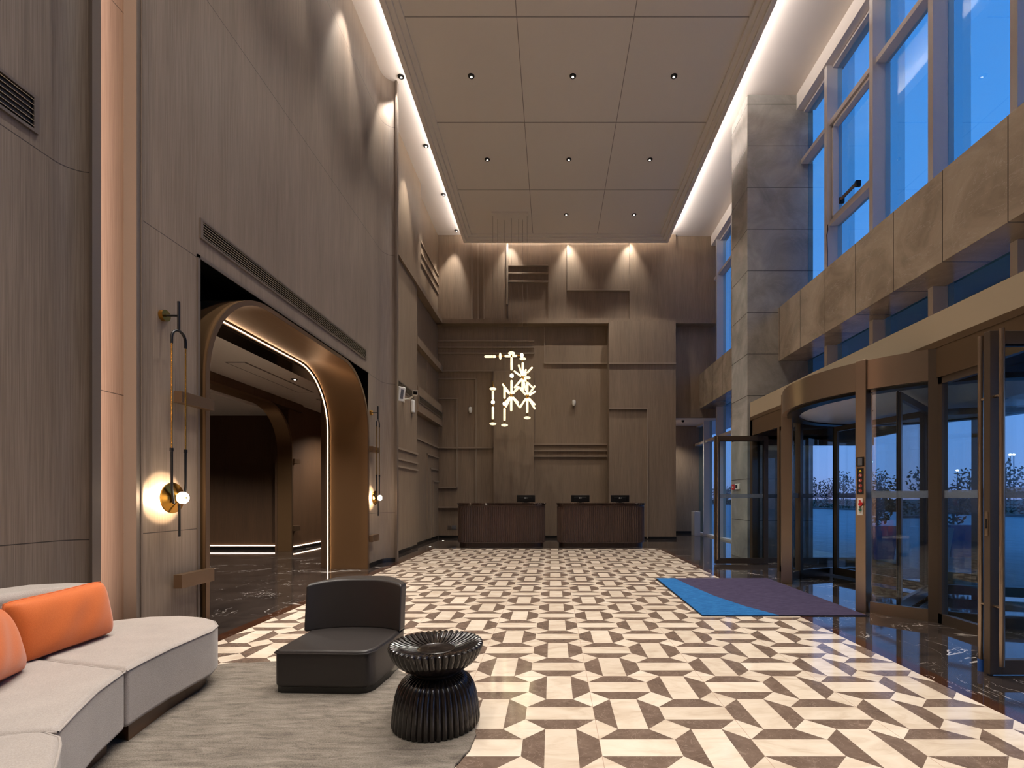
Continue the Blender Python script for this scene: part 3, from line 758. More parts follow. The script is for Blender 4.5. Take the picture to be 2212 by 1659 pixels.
for (y0, y1) in ((4.27, 4.68), (8.80, 9.12)):
    for z0, z1 in ((2.10, 2.20), (.48, .60)):
        q = MB(); q.box(-3.30, -3.225, y0, y1, z0, z1); b_ = q.build('bracket', 'bronze_lip', arch1, bevel=.002)
        q = MB(); ym = y0+.08 if y0 < 5 else y1-.08; q.box(-3.34, -3.30, ym-.02, ym+.02, z0+.03, z1-.03); q.build('bracket_foot', 'bronze_lip', b_)
arch2 = archway('archway', (-6.4, 9.6, 0), 'darker second bronze archway deep inside the side lobby', 7.62, 11.62, 3.34, 1.0, -6.17, -6.52, .045, None, False)
for z0, z1 in ((2.10, 2.20), (.48, .60)):
    q = MB(); q.box(-6.28, -6.14, 11.67, 11.95, z0, z1); q.build('bracket', 'bronze_lip', arch2)
# lobby shell
m = MB()
m.box(-6.6, -6.28, 11.66, 17, 0, 3.57); m.box(-6.6, -6.28, 3.5, 7.575, 0, 3.57); m.box(-6.5, -6.2, 3.5, 12.2, 3.39, 3.57)
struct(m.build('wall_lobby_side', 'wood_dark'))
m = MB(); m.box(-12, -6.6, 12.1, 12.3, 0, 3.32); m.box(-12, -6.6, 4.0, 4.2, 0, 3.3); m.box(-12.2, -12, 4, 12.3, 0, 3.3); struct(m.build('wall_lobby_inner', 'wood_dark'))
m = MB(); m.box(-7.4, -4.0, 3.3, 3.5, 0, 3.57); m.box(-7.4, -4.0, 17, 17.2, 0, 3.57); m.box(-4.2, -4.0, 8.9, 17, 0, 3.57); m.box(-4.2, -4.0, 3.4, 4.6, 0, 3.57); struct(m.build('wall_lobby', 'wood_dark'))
m = MB(); m.box(-6.6, -3.99, 3.3, 17.2, 3.57, 3.75); m.box(-12.2, -6.6, 3.9, 12.4, 3.3, 3.5); struct(m.build('ceiling_lobby', 'ceil'))
m = MB(); m.box(-4.34, -4.03, 4.4, 9.1, 3.36, 3.57); struct(m.build('trim_9', 'blackgloss'))
m = MB(); m.box(-12, -6.6, 12.08, 12.1, .0, .07); m.box(-6.28, -6.262, 11.7, 17, 0, .07); struct(m.build('baseboard_lobby', 'base'))
q = MB(); q.box(-12, -6.6, 12.083, 12.093, .085, .10)
tag(q.build('led_strip', 'led_base'), 'glowing warm light line at the foot of the lobby wall seen through both arches', 'light strip')
q = MB(); q.box(-6.275, -6.265, 11.7, 16.9, .085, .10)
tag(q.build('led_strip', 'led_base'), 'glowing warm light line at the foot of the side lobby wall beyond the inner arch', 'light strip')
def cvent(x0, x1, y0, y1, z, label):
    v = thing('ceiling_grille', ((x0+x1)/2, (y0+y1)/2, z), label, 'air vent')
    q = MB(); q.box(x0, x1, y0, y1, z-.006, z+.0); q.build('grille_frame', 'molding_grey', v)
    q = MB(); q.box(x0+.03, x1-.03, y0+.03, y1-.03, z-.010, z-.006); q.build('grille_panel', 'ceil', v)
cvent(-5.55, -5.2, 8.3, 10.7, 3.57, 'long flat ceiling grille in the side lobby, in front of the inner arch')
cvent(-5.5, -5.2, 11.4, 12.6, 3.57, 'short flat ceiling grille farther back in the side lobby')

# ================================================================== VENTS ON WALLS
def wall_vent(x, y0, y1, z0, z1, label, n=5):
    v = thing('air_vent', (x, (y0+y1)/2, z0), label, 'air vent', None)
    q = MB(); t = .02
    q.box(x, x+.015, y0, y1, z0, z0+t); q.box(x, x+.015, y0, y1, z1-t, z1); q.box(x, x+.015, y0, y0+t*1.6, z0+t, z1-t); q.box(x, x+.015, y1-t*1.6, y1, z0+t, z1-t)
    q.build('vent_frame', 'molding_grey', v)
    q = MB(); q.box(x+.0005, x+.003, y0+t*1.6, y1-t*1.6, z0+t, z1-t); q.build('vent_back', 'base', v)
    q = MB(); h = (z1-z0-2*t)
    for k in range(n):
        z = z0+t+h*(k+.5)/n; q.add([(x+.003, y0+t, z+.010), (x+.014, y0+t, z+.002), (x+.014, y0+t, z-.002), (x+.003, y0+t, z+.004), (x+.003, y1-t, z+.010), (x+.014, y1-t, z+.002), (x+.014, y1-t, z-.002), (x+.003, y1-t, z+.004)],
              [(0, 1, 5, 4), (1, 2, 6, 5), (2, 3, 7, 6), (3, 0, 4, 7), (0, 3, 2, 1), (4, 5, 6, 7)])
    q.build('slats', 'fascia', v)
wall_vent(XL, 4.64, 8.78, 3.73, 3.92, 'long slatted air vent in the wall directly above the bronze archway', 6)
wall_vent(XL, 1.8, 3.18, 3.62, 3.86, 'slatted air vent high on the near wall section, above the sofa', 6)
wall_vent(-3.445, 12.62, 15.25, 3.73, 3.92, 'fine slatted air vent in the recessed wall, behind the white security camera', 6)
wall_vent(-3.48, 9.9, 12.3, 3.73, 3.92, 'slatted air vent in the recessed wall, behind the white tilted speaker', 6)

# ================================================================== SCONCES
def sconce(y, label):
    s_ = thing('wall_sconce', (XL, y, 1.27), label, 'wall lamp', None)
    xw = XL
    q = MB(); prof = [(xw+.01, .02), (xw+.06, .03), (xw+.085, .13), (xw+.09, .132), (xw+.075, .128)]
    # brass dish: shallow cone opening to the room
    pts = []; ds = MB(); seg = 40
    pr = [(.075, .125), (.085, .132), (.092, .130), (.105, .095), (.13, .045), (.15, .03)]
    for (dx, r) in pr:
        for k in range(seg): a = 2*PI*k/seg; pts.append((xw+dx, y+r*math.cos(a), 1.27+r*math.sin(a)))
    fs = [(i*seg+k, i*seg+(k+1) % seg, (i+1)*seg+(k+1) % seg, (i+1)*seg+k) for i in range(len(pr)-1) for k in range(seg)]
    fs += [tuple(range(seg)), tuple(range((len(pr)-1)*seg, len(pr)*seg))]
    ds.add(pts, fs); dish = ds.build('dish', 'brass', s_, smooth=True)
    q = MB(); q.tube([(xw+.15, y, 1.27), (xw+.165, y, 1.27), (xw+.185, y, 1.27), (xw+.2, y, 1.27)], [.042, .052, .052, .042], 28); bl = q.build('globe', 'bulb', s_, smooth=True)
    q = MB(); q.tube([(xw+.2, y, 1.27), (xw+.206, y, 1.27)], .009, 12); q.build('cap', 'brass', bl)
    # top mount
    q = MB(); q.tube([(xw, y-.0, 2.83), (xw+.035, y-.0, 2.83)], .048, 24); mt = q.build('wall_mount', 'brass', s_, smooth=True)
    q = MB(); q.tube([(xw+.035, y, 2.83), (xw+.14, y, 2.83)], .009, 10); q.build('mount_arm', 'black', mt, smooth=True)
    q = MB(); q.tube([(xw+.14, y, 2.95), (xw+.14, y, 2.70)], .011, 12); q.build('upper_rod', 'black', s_, smooth=True)
    q = MB(); h = .078; q.tube([(xw+.14, y-h, 2.57), (xw+.14, y-h, 2.62)]+[(xw+.14, y-h*math.cos(R(a)), 2.62+h*math.sin(R(a))) for a in range(15, 180, 15)]+[(xw+.14, y+h, 2.62), (xw+.14, y+h, 2.57)], .011, 12)
    q.build('yoke', 'black', s_, smooth=True)
    for s in (-1, 1):
        q = MB(); q.tube([(xw+.14, y+s*h, 2.58), (xw+.14, y+s*h, 1.66)], .0065, 10); q.build('brass_rod', 'brass', s_, smooth=True)
        q = MB(); q.tube([(xw+.14, y+s*h, 1.69), (xw+.14, y+s*h, 1.66)], .015, 10); q.tube([(xw+.14, y+s*h, 1.68), (xw+.14, y+s*h*.98, 1.36), (xw+.14, y+s*h*.72, 1.22)], .010, 10); q.build('lower_rod', 'black', s_, smooth=True)
    q = MB(); q.tube([(xw+.145, y, 1.21), (xw+.145, y, .94)], .010, 10); q.build('drop_rod', 'black', s_, smooth=True)
    q = MB(); q.tube([(xw+.068, y, 1.27), (xw+.074, y, 1.27)], .05, 20); q.build('back_lens', 'bulb', dish)
    b = bpy.data.lights.new('halo', 'SPOT'); b.energy = 16; b.color = (1, .78, .5); b.spot_size = R(150); b.spot_blend = .06; b.shadow_soft_size = .004
    o = bpy.data.objects.new('halo', b); COL.objects.link(o); o.parent = s_; o.location = (.0655, 0, 0); o.rotation_euler = (0, R(90), 0)
    p = bpy.data.lights.new('glow', 'POINT'); p.energy = 3.0; p.color = (1, .8, .56); p.shadow_soft_size = .05
    o = bpy.data.objects.new('glow', p); COL.objects.link(o); o.parent = s_; o.location = (.28, 0, 0)
    return s_
sconce(4.20, 'tall brass and black wall sconce with glowing disc, between the niche and the archway')
sconce(8.99, 'tall brass and black wall sconce on the far side of the archway, looking smaller')

# ================================================================== CEILING DOWNLIGHTS
def downlight(x, y, z, label, group, power, ang=68, tilt=(0, 0), proto=None, blend=.7):
    if proto is None:
        d = thing('downlight', (x, y, z), label, 'ceiling light', group)
        q = MB(); q.lathe((x, y, z), [(.040, -.014), (.058, -.014), (.064, 0), (.040, 0)], 24, caps=False); q.build('trim_ring', 'black', d, smooth=True)
        q = MB(); q.lathe((x, y, z), [(.0005, -.004), (.042, -.004)], 20, caps=False); q.build('baffle', 'black', d)
        q = MB(); q.ell((x, y+.018, z-.010), (.022, .015, .010), 12, 6); q.build('lens', 'lens', d, smooth=True)
    else: d = dup(proto, (x, y, z), label, group)
    if proto is None:
        s_ = spot_light('beam', (0, 0, -.025), power, ang, blend, (tilt[0], tilt[1], 0)); s_.parent = d
    return d
FIELD = 'recessed downlights in the hung ceiling field'
DL = 225
first = None
rowname = {9.34: 'nearest visible row', 11.64: 'middle row', 13.9: 'farthest row'}
for y in (-2.16, .14, 2.44, 4.74, 7.04, 9.34, 11.64, 13.9):
    for x in (-1.55, .385, 2.31):
        if y == 13.9 and x < 0: continue
        side = 'on the side of the wood wall' if x < 0 else ('in the centre' if x < 1 else 'on the side of the windows')
        lb = 'small round downlight, %s, %s' % (rowname.get(y, 'rows nearer the entrance sofa'), side)
        d = downlight(x, y, 9.30, lb, FIELD, DL, 84, proto=first)
        if first is None: first = d
wl1 = None
for i, y in enumerate((2.3, 4.15, 6.0, 7.85, 9.64, 11.54, 13.39, 15.2)):
    lb = 'small wall washer in the white ceiling strip, %s' % ['nearest the sofa', 'over the sofa end', 'above the archway', 'above the far archway foot', 'beside the curved wall end', 'beyond the curved wall end', 'second from the back corner', 'in the back corner'][i]
    d = downlight(-2.98, y, CEIL, lb, 'wall washers along the wood wall', 170, 50, (0, R(9)), wl1, .6)
    if wl1 is None: wl1 = d
wb1 = None
for i, x in enumerate((-1.35, .52, 2.40)):
    lb = 'small recessed washer above the back wall, %s' % ['nearest the wood wall corner', 'in the middle', 'nearest the windows'][i]
    d = downlight(x, 15.25, CEIL, lb, 'washers along the back wall', 120, 64, (R(5), 0), wb1, .85)
    if wb1 is None: wb1 = d
# side lobby lights, added to brighten the dark lobby and inner arch
lo1 = None
for i, (x, y, z) in enumerate(((-5.0, 6.2, 3.57), (-5.0, 9.5, 3.57), (-5.0, 13.2, 3.57), (-8.6, 9.3, 3.3))):
    d = downlight(x, y, z, 'small added fill downlight in the side lobby ceiling, %s' % ['near end', 'middle', 'far end', 'behind the inner arch'][i], 'added side lobby downlights', 230, 130, (0, 0), lo1)
    if lo1 is None: lo1 = d
al = downlight(4.1, 16.6, 3.85, 'small downlight in the alcove ceiling beside the far windows', None, 90, 120)
# floor lights
fu = None
for i, (px, py) in enumerate(((887, 1187), (929, 1181), (957, 1168))):
    y = F*HC/(py-1075.5); x = bx(px, y); lb = ['nearest', 'middle', 'farthest'][i]+' small round light set in the black marble along the recessed wall'
    if fu is None:
        fu = thing('floor_light', (x, y, 0), lb, 'floor light', 'floor lights along the recessed wall')
        q = MB(); q.lathe((x, y, 0), [(.03, .004), (.045, .004), (.048, .0)], 20, caps=False); q.build('ring', 'steel_handle', fu)
        q = MB(); q.lathe((x, y, 0), [(.0005, .0035), (.03, .0035)], 16, caps=False); q.build('lens', 'floor_lens', fu)
    else: dup(fu, (x, y, 0), lb)

# ================================================================== CHANDELIER
YC_ = 14.0
ch = thing('chandelier', (-1.2, YC_, 9.30), 'cluster pendant chandelier of glowing glass tubes, discs and starbursts on thin wires', 'chandelier')
def cX(c): return (1000+.13263*c-1193.8)/75.714
def cZ(c): return HC+(1075.5-720-.13263*c)/75.714
q = MB(); q.box(-1.71, -.69, 13.75, 14.25, 9.25, 9.30); q.build('ceiling_plate', 'ceil', ch)
dep = {497: -.12, 562: .05, 672: .10, 792: 0, 903: .05, 972: .08, 1050: -.10}
tops = {497: 800, 562: 350, 672: 800, 792: 255, 903: 350, 972: 330, 1050: 680}
for c, t in tops.items():
    q = MB(); q.tube([(cX(c), YC_+dep[c], cZ(t)), (cX(c), YC_+dep[c], 9.25)], .0035, 6); q.build('wire', 'molding_grey', ch)
def tubev(c, a, b, dy): q = MB(); q.capsule((cX(c), YC_+dy, cZ(a)), (cX(c), YC_+dy, cZ(b)), .034, 12); o = q.build('glass_tube', 'acrylic', ch, smooth=True); return o
def brass_(c, a, b, dy, r=.012): q = MB(); q.tube([(cX(c), YC_+dy, cZ(a)), (cX(c), YC_+dy, cZ(b))], r, 10); q.build('brass_stem', 'brass', ch, smooth=True)
def disc_(c, z, dy, vert=False, r=.098, h=.038): q = MB(); q.ell((cX(c), YC_+dy, cZ(z)), ((h if vert else r), r, (r if vert else h)), 22, 10); q.build('glass_disc', 'acrylic', ch, smooth=True)
def bead_(c, z, dy, r=.054): q = MB(); q.ell((cX(c), YC_+dy, cZ(z)), (r, r, r*1.08), 12, 6); q.build('glass_bead', 'acrylic_hot', ch)
d = dep[497]; brass_(497, 795, 850, d, .01); brass_(497, 850, 960, d, .026); disc_(497, 920, d); tubev(497, 945, 1095, d); bead_(497, 1135, d); brass_(497, 1165, 1205, d); tubev(497, 1205, 1415, d); brass_(497, 1412, 1460, d); disc_(497, 1485, d)
d = dep[672]; brass_(672, 795, 840, d); tubev(672, 840, 1055, d); brass_(672, 1050, 1105, d); bead_(672, 1135, d); brass_(672, 1165, 1205, d); tubev(672, 1205, 1420, d); brass_(672, 1415, 1465, d); disc_(672, 1488, d)
d = 0; brass_(792, 255, 300, d, .02); disc_(792, 325, d, False, .1, .045); brass_(792, 350, 390, d, .02); tubev(792, 388, 605, d); brass_(792, 600, 650, d); bead_(795, 690, d, .058); brass_(792, 725, 765, d); tubev(792, 760, 992, d); tubev(787, 1030, 1270, d)
def tubeh(a, b, z, dy=.02): q = MB(); q.capsule((cX(a), YC_+dy, cZ(z)), (cX(b), YC_+dy, cZ(z)), .036, 12); q.build('glass_tube', 'acrylic', ch, smooth=True)
q = MB(); q.tube([(cX(540), YC_+.02, cZ(368)), (cX(930), YC_+.02, cZ(360))], .014, 10); q.build('cross_bar', 'brass', ch, smooth=True)
tubeh(347, 542, 375); tubeh(675, 785, 368); tubeh(800, 882, 364); disc_(607, 370, .02, True); bead_(958, 353, .02)
d = dep[972]; disc_(972, 403, d); brass_(972, 425, 465, d, .018); tubev(972, 460, 690, d); tubev(970, 735, 935, d)
d = dep[1050]; brass_(1050, 660, 715, d); disc_(1050, 740, d); brass_(1050, 765, 805, d, .02); tubev(1050, 800, 1015, d); tubev(1050, 1070, 1310, d); brass_(1050, 1305, 1360, d); disc_(1050, 1385, d)
def star(c, z, dy, ends):
    o = Vector((cX(c), YC_+dy, cZ(z))); q = MB(); q.ell(o, (.035, .035, .035), 10, 6); q.build('hub', 'brass', ch, smooth=True)
    for (ex, ez, ey) in ends:
        e_ = Vector((cX(ex), YC_+dy+ey, cZ(ez))); dd = (e_-o).normalized()
        q = MB(); q.capsule(o+dd*.065, e_, .028, 10); q.build('glass_rod', 'acrylic', ch, smooth=True)
        q = MB(); q.tube([o+dd*.02, o+dd*.075], .012, 8); q.build('brass_socket', 'brass', ch)
star(787, 1012, 0, [(648, 838, -.12), (898, 845, .15), (922, 895, -.15), (690, 1195, .12), (700, 1150, -.18), (912, 1150, -.12), (925, 1200, .15), (660, 880, .2)])
star(972, 710, .08, [(908, 520, -.15), (1135, 552, -.1), (820, 582, .12), (1035, 612, -.25), (915, 830, -.22), (825, 868, .1), (1020, 908, .2), (1128, 855, .15)])
star(1050, 1042, -.10, [(910, 872, .12), (1180, 880, -.12), (1185, 938, .15), (930, 1238, -.1), (925, 1200, .16), (1178, 1238, .1), (1182, 1195, -.16), (925, 905, -.18)])

# ================================================================== RECEPTION DESKS
def desk(x0, x1, label, proto=None):
    cx = (x0+x1)/2
    if proto: return dup(proto, (cx, 12.95, 0), label)
    D = thing('reception_desk', (cx, 12.95, 0), label, 'reception desk', 'reception desks'); hw = (x1-x0)/2; y0, y1 = 12.56, 13.36
    def outline(o, fl=False):
        w2 = hw-o; r = (y1-y0)/2-o; cy = (y0+y1)/2; P = []
        r2 = .32-o*.5
        def corner(ccx, ccy, a0):
            return [(ccx+r2*math.cos(R(a0+90*i/10)), ccy+r2*math.sin(R(a0+90*i/10))) for i in range(11)]
        P += corner(cx-w2+r2, y0+o+r2, 180); P += corner(cx+w2-r2, y0+o+r2, 270); P += corner(cx+w2-r2, y1-o-r2, 0); P += corner(cx-w2+r2, y1-o-r2, 90)
        return P
    q = MB(); q.prism(outline(.075), 0, .12); q.build('plinth', 'deskwood', D, smooth=True)
    q = MB(); q.prism(outline(.045), .12, 1.06); q.build('body', 'deskwood', D, smooth=True)
    # reeded cladding: half round battens round the outline
    P = outline(.045); P.append(P[0]); Ls = [0]
    for a, b in zip(P, P[1:]): Ls.append(Ls[-1]+math.dist(a, b))
    n = int(Ls[-1]/.048); q = MB()
    for k in range(n):
        s = Ls[-1]*k/n; i = max(j for j in range(len(Ls)-1) if Ls[j] <= s); u = (s-Ls[i])/max(1e-9, Ls[i+1]-Ls[i])
        x = P[i][0]+(P[i+1][0]-P[i][0])*u; y = P[i][1]+(P[i+1][1]-P[i][1])*u; q.tube([(x, y, .135), (x, y, 1.045)], .019, 8)
    rd_ = q.build('reeding', 'deskwood', D, smooth=True)
    q = MB(); q.prism(outline(.03), .115, .135); q.prism(outline(.035), 1.045, 1.075); q.build('band', 'deskwood', D, smooth=True)
    q = MB(); q.prism(outline(.02), 1.075, 1.105); q.prism(outline(0), 1.105, 1.14); q.build('countertop', 'deskm', D, smooth=True)
    return D
d1 = desk(-2.51, -.17, 'dark fluted reception desk with rounded ends, the one carrying a single monitor')
d2 = desk(.09, 2.43, 'dark fluted reception desk with rounded ends, the one carrying two monitors', d1)
def monitor(x, label, proto=None):
    y = 13.08
    if proto: return dup(proto, (x, y, 1.14), label)
    q_ = thing('monitor', (x, y, 1.14), label, 'monitor', 'computer monitors on the reception desks')
    q = MB(); q.box(x-.245, x+.245, y-.0, y+.035, 1.155, 1.345); q.box(x-.16, x+.16, y-.02, y, 1.17, 1.29); q.build('housing', 'black', q_, bevel=.004)
    q = MB(); q.box(x-.24, x+.24, y+.035, y+.037, 1.16, 1.34); q.build('screen', 'blackgloss', q_)
    q = MB(); q.box(x-.04, x+.04, y+.0, y+.03, 1.145, 1.16); q.box(x-.1, x+.1, y-.05, y+.1, 1.14, 1.147); q.build('stand', 'black', q_)
    q = MB(); q.tube([(x-.02, y-.022, 1.268), (x-.02, y-.02, 1.268)], .015, 18); lg = q.build('logo_disc', 'plastic', q_)
    cu = bpy.data.curves.new('logo_text', 'FONT'); cu.body = 'LG'; cu.size = .032; cu.extrude = .0008
    to = bpy.data.objects.new('tmp', cu); me = bpy.data.meshes.new_from_object(to); bpy.data.objects.remove(to)
    me.materials.append(M['plastic']); o = bpy.data.objects.new('logo_text', me); COL.objects.link(o); o.parent = q_; o.rotation_euler = (R(90), 0, 0); o.location = (0, -.0215, .117)
    return q_
m1 = monitor(bx(1136, 13.08), 'black computer monitor, back turned, on the desk nearer the wood wall')
monitor(bx(1253.7, 13.08), 'black computer monitor, back turned, first of the two on the desk nearer the windows', m1)
monitor(bx(1339.5, 13.08), 'black computer monitor, back turned, nearest to the windows', m1)

# ================================================================== SMALL WALL ITEMS
def detector(px, py, yf, label, proto=None):
    x = bx(px, yf); z = bz(py, yf)
    if proto: return dup(proto, (x, yf, z), label)
    d = thing('motion_detector', (x, yf, z), label, 'motion detector', 'white motion detectors on the back wall')
    q = MB(); q.lathe((x, yf-.06, z), [(.03, -.10), (.055, -.05), (.06, .02), (.05, .08), (.02, .095)], 18); q.build('housing', 'plastic', d, smooth=True)
    q = MB(); q.box(x-.02, x+.02, yf-.03, yf, z-.03, z+.05); q.build('mount', 'plastic', d)
    q = MB(); q.lathe((x, yf-.06, z), [(.0005, -.108), (.032, -.10)], 14, caps=False); q.build('lens', 'black', d)
    return d
dt = detector(1016.5, 886, YA-.06+.06, 'small white motion detector on the back wall, beside the chandelier towards the wood wall')
detector(1239.5, 871, YC, 'small white motion detector high on the back wall above the gap of the desks', dt)
sc = thing('security_camera', (-3.48, 11.2, 3.55), 'white bullet security camera on an arm, mounted on the recessed wall', 'security camera')
q = MB(); q.box(-3.48, -3.45, 11.30, 11.44, 3.49, 3.61); q.build('mount', 'plastic', sc, bevel=.004)
q = MB(); q.tube([(-3.46, 11.37, 3.55), (-3.30, 11.3, 3.55), (-3.2, 11.25, 3.60)], .018, 10); q.build('arm', 'plastic', sc, smooth=True)
q = MB(); a = Vector((-3.24, 11.5, 3.72)); b = Vector((-3.08, 11.0, 3.62)); dd = (b-a).normalized(); sd = Vector((dd.y, -dd.x, 0)).normalized(); up = sd.cross(dd).normalized()
if up.z < 0: up = -up
def obb(q, a, b, hw_, hh, up, sd): 
    V = [p+sd*sx*hw_+up*sz*hh for p in (a, b) for sx, sz in ((-1, -1), (1, -1), (1, 1), (-1, 1))]
    q.add(V, [(0, 1, 2, 3), (7, 6, 5, 4), (0, 4, 5, 1), (1, 5, 6, 2), (2, 6, 7, 3), (3, 7, 4, 0)])
obb(q, a, b, .05, .05, up, sd); q.build('housing', 'plastic', sc, bevel=.012)
q = MB(); obb(q, b, b+dd*.006, .042, .038, up, sd); q.build('front_glass', 'blackgloss', sc)
q = MB(); obb(q, a+up*.055, b+up*.055+dd*.05, .058, .006, up, sd); q.build('sun_shield', 'plastic', sc)
spk = thing('wall_speaker', (-3.48, 10.75, 3.5), 'white tilted wall device with a grey front, under the vent beside the curved wall end', 'wall speaker')
q = MB(); a = Vector((-3.46, 10.72, 3.56)); b = Vector((-3.24, 10.55, 3.50)); dd = (b-a).normalized(); sd = Vector((dd.y, -dd.x, 0)).normalized(); up = sd.cross(dd).normalized()
if up.z < 0: up = -up
obb(q, a, b, .085, .155, up, sd); q.build('housing', 'plastic', spk, bevel=.02)
q = MB(); obb(q, b, b+dd*.004, .035, .10, up, sd); q.build('grille', 'greyplastic', spk)
q = MB(); q.box(-3.48, -3.44, 10.66, 10.78, 3.48, 3.62); q.build('mount', 'plastic', spk)
ap = thing('access_point', (-3.48, 12.45, 3.47), 'narrow white rounded box on the panel edge, next to the security camera', 'wall device')
q = MB(); q.box(-3.48, -3.42, 12.36, 12.56, 3.44, 3.70) if False else q.box(-3.48, -3.40, 12.0, 12.16, 3.36, 3.68); q.build('cover', 'plastic', ap, bevel=.03)
ol = thing('wall_outlet', (bx(976, YA), YA, .33), 'grey double socket plate low on the back wall beside the desk', 'wall outlet')
zo = bz(1139, YA)
q = MB(); q.box(bx(967, YA), bx(975, YA), YA-.012, YA, zo-.06, zo+.06); q.build('socket_plate', 'molding_grey', ol, bevel=.002)
q = MB(); q.box(bx(976, YA), bx(986, YA), YA-.012, YA, zo-.06, zo+.06); q.build('socket_plate', 'greyplastic', ol, bevel=.002)
# thermostat + alarm on the column's front face
x = 4.0; y = 10.60; z = bz(1051, y)
th = thing('thermostat', (x, y, z), 'white square thermostat with dark display on the stone column, seen through the open door', 'thermostat')
q = MB(); q.box(x-.02, x, y-.13, y+.12, z-.06, z+.06); q.build('cover', 'plastic', th, bevel=.004)
q = MB(); q.box(x-.022, x-.02, y-.02, y+.09, z-.035, z+.035); q.build('display', 'base', th)
fa = thing('call_point', (x, 10.81, z), 'small red fire call point beside the thermostat on the stone column', 'fire alarm')
q = MB(); q.box(x-.03, x, 10.74, 10.88, z-.06, z+.05); q.build('box', 'red', fa, bevel=.003)
q = MB(); q.box(x-.032, x-.03, 10.78, 10.84, z-.03, z+.012); q.build('window', 'plastic', fa)
# grey cabinet in the alcove
q = MB(); q.box(bx(1496, 16.6), bx(1509, 16.6), 16.4, 16.75, 0, bz(1105, 16.6)); cb = tag(q.build('pedestal', 'alu', bevel=.005), 'low pale grey pedestal by the far windows in the alcove', 'pedestal')
q = MB(); q.box(xd+.02, xd+.14, 15.6, 16.0, 0, .95); tag(q.build('cabinet', 'blackgloss', bevel=.005), 'dark narrow cabinet just inside the alcove beside the back wall end', 'cabinet')
q = MB(); q.ell((4.3, 16.2, 3.81), (.05, .05, .05), 14, 8); dc = thing('dome_camera', (4.3, 16.2, 3.85), 'small black dome camera on the alcove ceiling', 'security camera')
q.build('dome', 'blackgloss', dc, smooth=True)
q = MB(); q.lathe((4.3, 16.2, 3.83), [(.06, 0), (.06, .02)], 16); q.build('base', 'plastic', dc)

# ================================================================== ENTRANCE MAT
mt = thing('entrance_mat', (2.52, 6.48, 0), 'large purple grey entrance mat with a blue wedge, before the revolving door', 'mat')
zm = .012
q = MB(); div = [(1.91, 7.70), (1.98, 7.0), (2.08, 6.3), (2.24, 5.7), (2.43, 5.27)]
q.prism([(3.37, 5.27), (3.37, 7.70)]+div, .002, zm); q.build('purple_field', 'mat_purple', mt)
q = MB(); q.prism([(1.63, 7.70), (1.61, 5.27)]+div[::-1], .002, zm); q.build('blue_field', 'mat_blue', mt)
q = MB(); q.box(1.60, 3.385, 5.25, 7.715, .001, .006); q.build('rubber_edge', 'base', mt)

# ================================================================== RUG
q = MB(); ctrl = [(-3.0, 3.25), (-2.53, 3.69), (-2.3, 3.74), (-2.12, 3.776), (-1.75, 3.80), (-1.4, 3.72), (-1.12, 3.57), (-.85, 3.30), (-.55, 3.0), (-.43, 2.72), (-.41, 2.5), (-.47, 2.25), (-.5, 1.9), (-.8, 1.4), (-1.3, 1.0), (-2.0, .9), (-2.8, 1.1), (-3.2, 1.8), (-3.2, 2.6)]
def catmull(P, n=6):
    o = []; k = len(P)
    for i in range(k):
        p0, p1, p2, p3 = [Vector(P[(i+j-1) % k]) for j in range(4)]
        for t in range(n):
            t /= n; o.append(tuple(.5*((2*p1)+(-p0+p2)*t+(2*p0-5*p1+4*p2-p3)*t*t+(-p0+3*p1-3*p2+p3)*t**3)))
    return o
rp_ = catmull(ctrl, 8); rp_ = [(x+random.uniform(-.004, .004), y+random.uniform(-.004, .004)) for x, y in rp_]
q.prism(rp_[::-1], .001, .016); rug = tag(q.build('rug', 'rug', bevel=.005, seg=2), 'mottled grey freeform rug under the sofa, chair and side table', 'rug')

# ================================================================== SIDE TABLE
TX, TY = -.65, 2.741; zr = .016
st = thing('side_table', (TX, TY, zr), 'glossy black fluted side table with bowl shaped top, on the rug', 'side table')
nf = 44
def flute(depth): return lambda a, r, z: 1+depth*(abs(math.cos(a*nf/2))-.6)
q = MB()
prof = [(.228, 0), (.236, .012), (.237, .03), (.230, .10), (.218, .17), (.203, .215), (.185, .245), (.155, .268), (.128, .280), (.115, .288)]
q.lathe((TX, TY, zr), prof, nf*8, lambda a, r, z: 1+.055*(abs(math.cos(a*nf/2))-.6)); q.build('base', 'lacquer', st, smooth=True)
q = MB(); q.lathe((TX, TY, zr), [(.125, .284), (.128, .292), (.122, .300), (.112, .303)], 64); q.build('collar', 'lacquer', st, smooth=True)
q = MB(); prof = [(.112, .300), (.135, .306), (.175, .322), (.208, .345), (.232, .375), (.246, .405), (.254, .428), (.254, .440), (.247, .446), (.236, .442), (.21, .428), (.17, .416), (.12, .411), (.10, .411)]
q.lathe((TX, TY, zr), prof, nf*8, lambda a, r, z: 1+(.05 if r > .13 else .0)*(abs(math.cos(a*nf/2))-.6), caps=False)
bw = q.build('bowl_top', 'lacquer', st, smooth=True)
# radial ridges on the dished top
q = MB()
for k in range(nf):
    a = 2*PI*(k)/nf
    q.tube([(TX+.104*math.cos(a), TY+.104*math.sin(a), zr+.410), (TX+.15*math.cos(a), TY+.15*math.sin(a), zr+.413), (TX+.2*math.cos(a), TY+.2*math.sin(a), zr+.423), (TX+.24*math.cos(a), TY+.24*math.sin(a), zr+.440), (TX+.252*math.cos(a), TY+.252*math.sin(a), zr+.438)], [.004, .0075, .011, .013, .011], 8)
q.build('ridges', 'lacquer', bw, smooth=True)
q = MB(); q.lathe((TX, TY, zr), [(.104, .405), (.104, .414), (.096, .417), (.085, .412), (.0005, .411)], 48, caps=False); q.build('centre_dish', 'lacquer', bw, smooth=True)

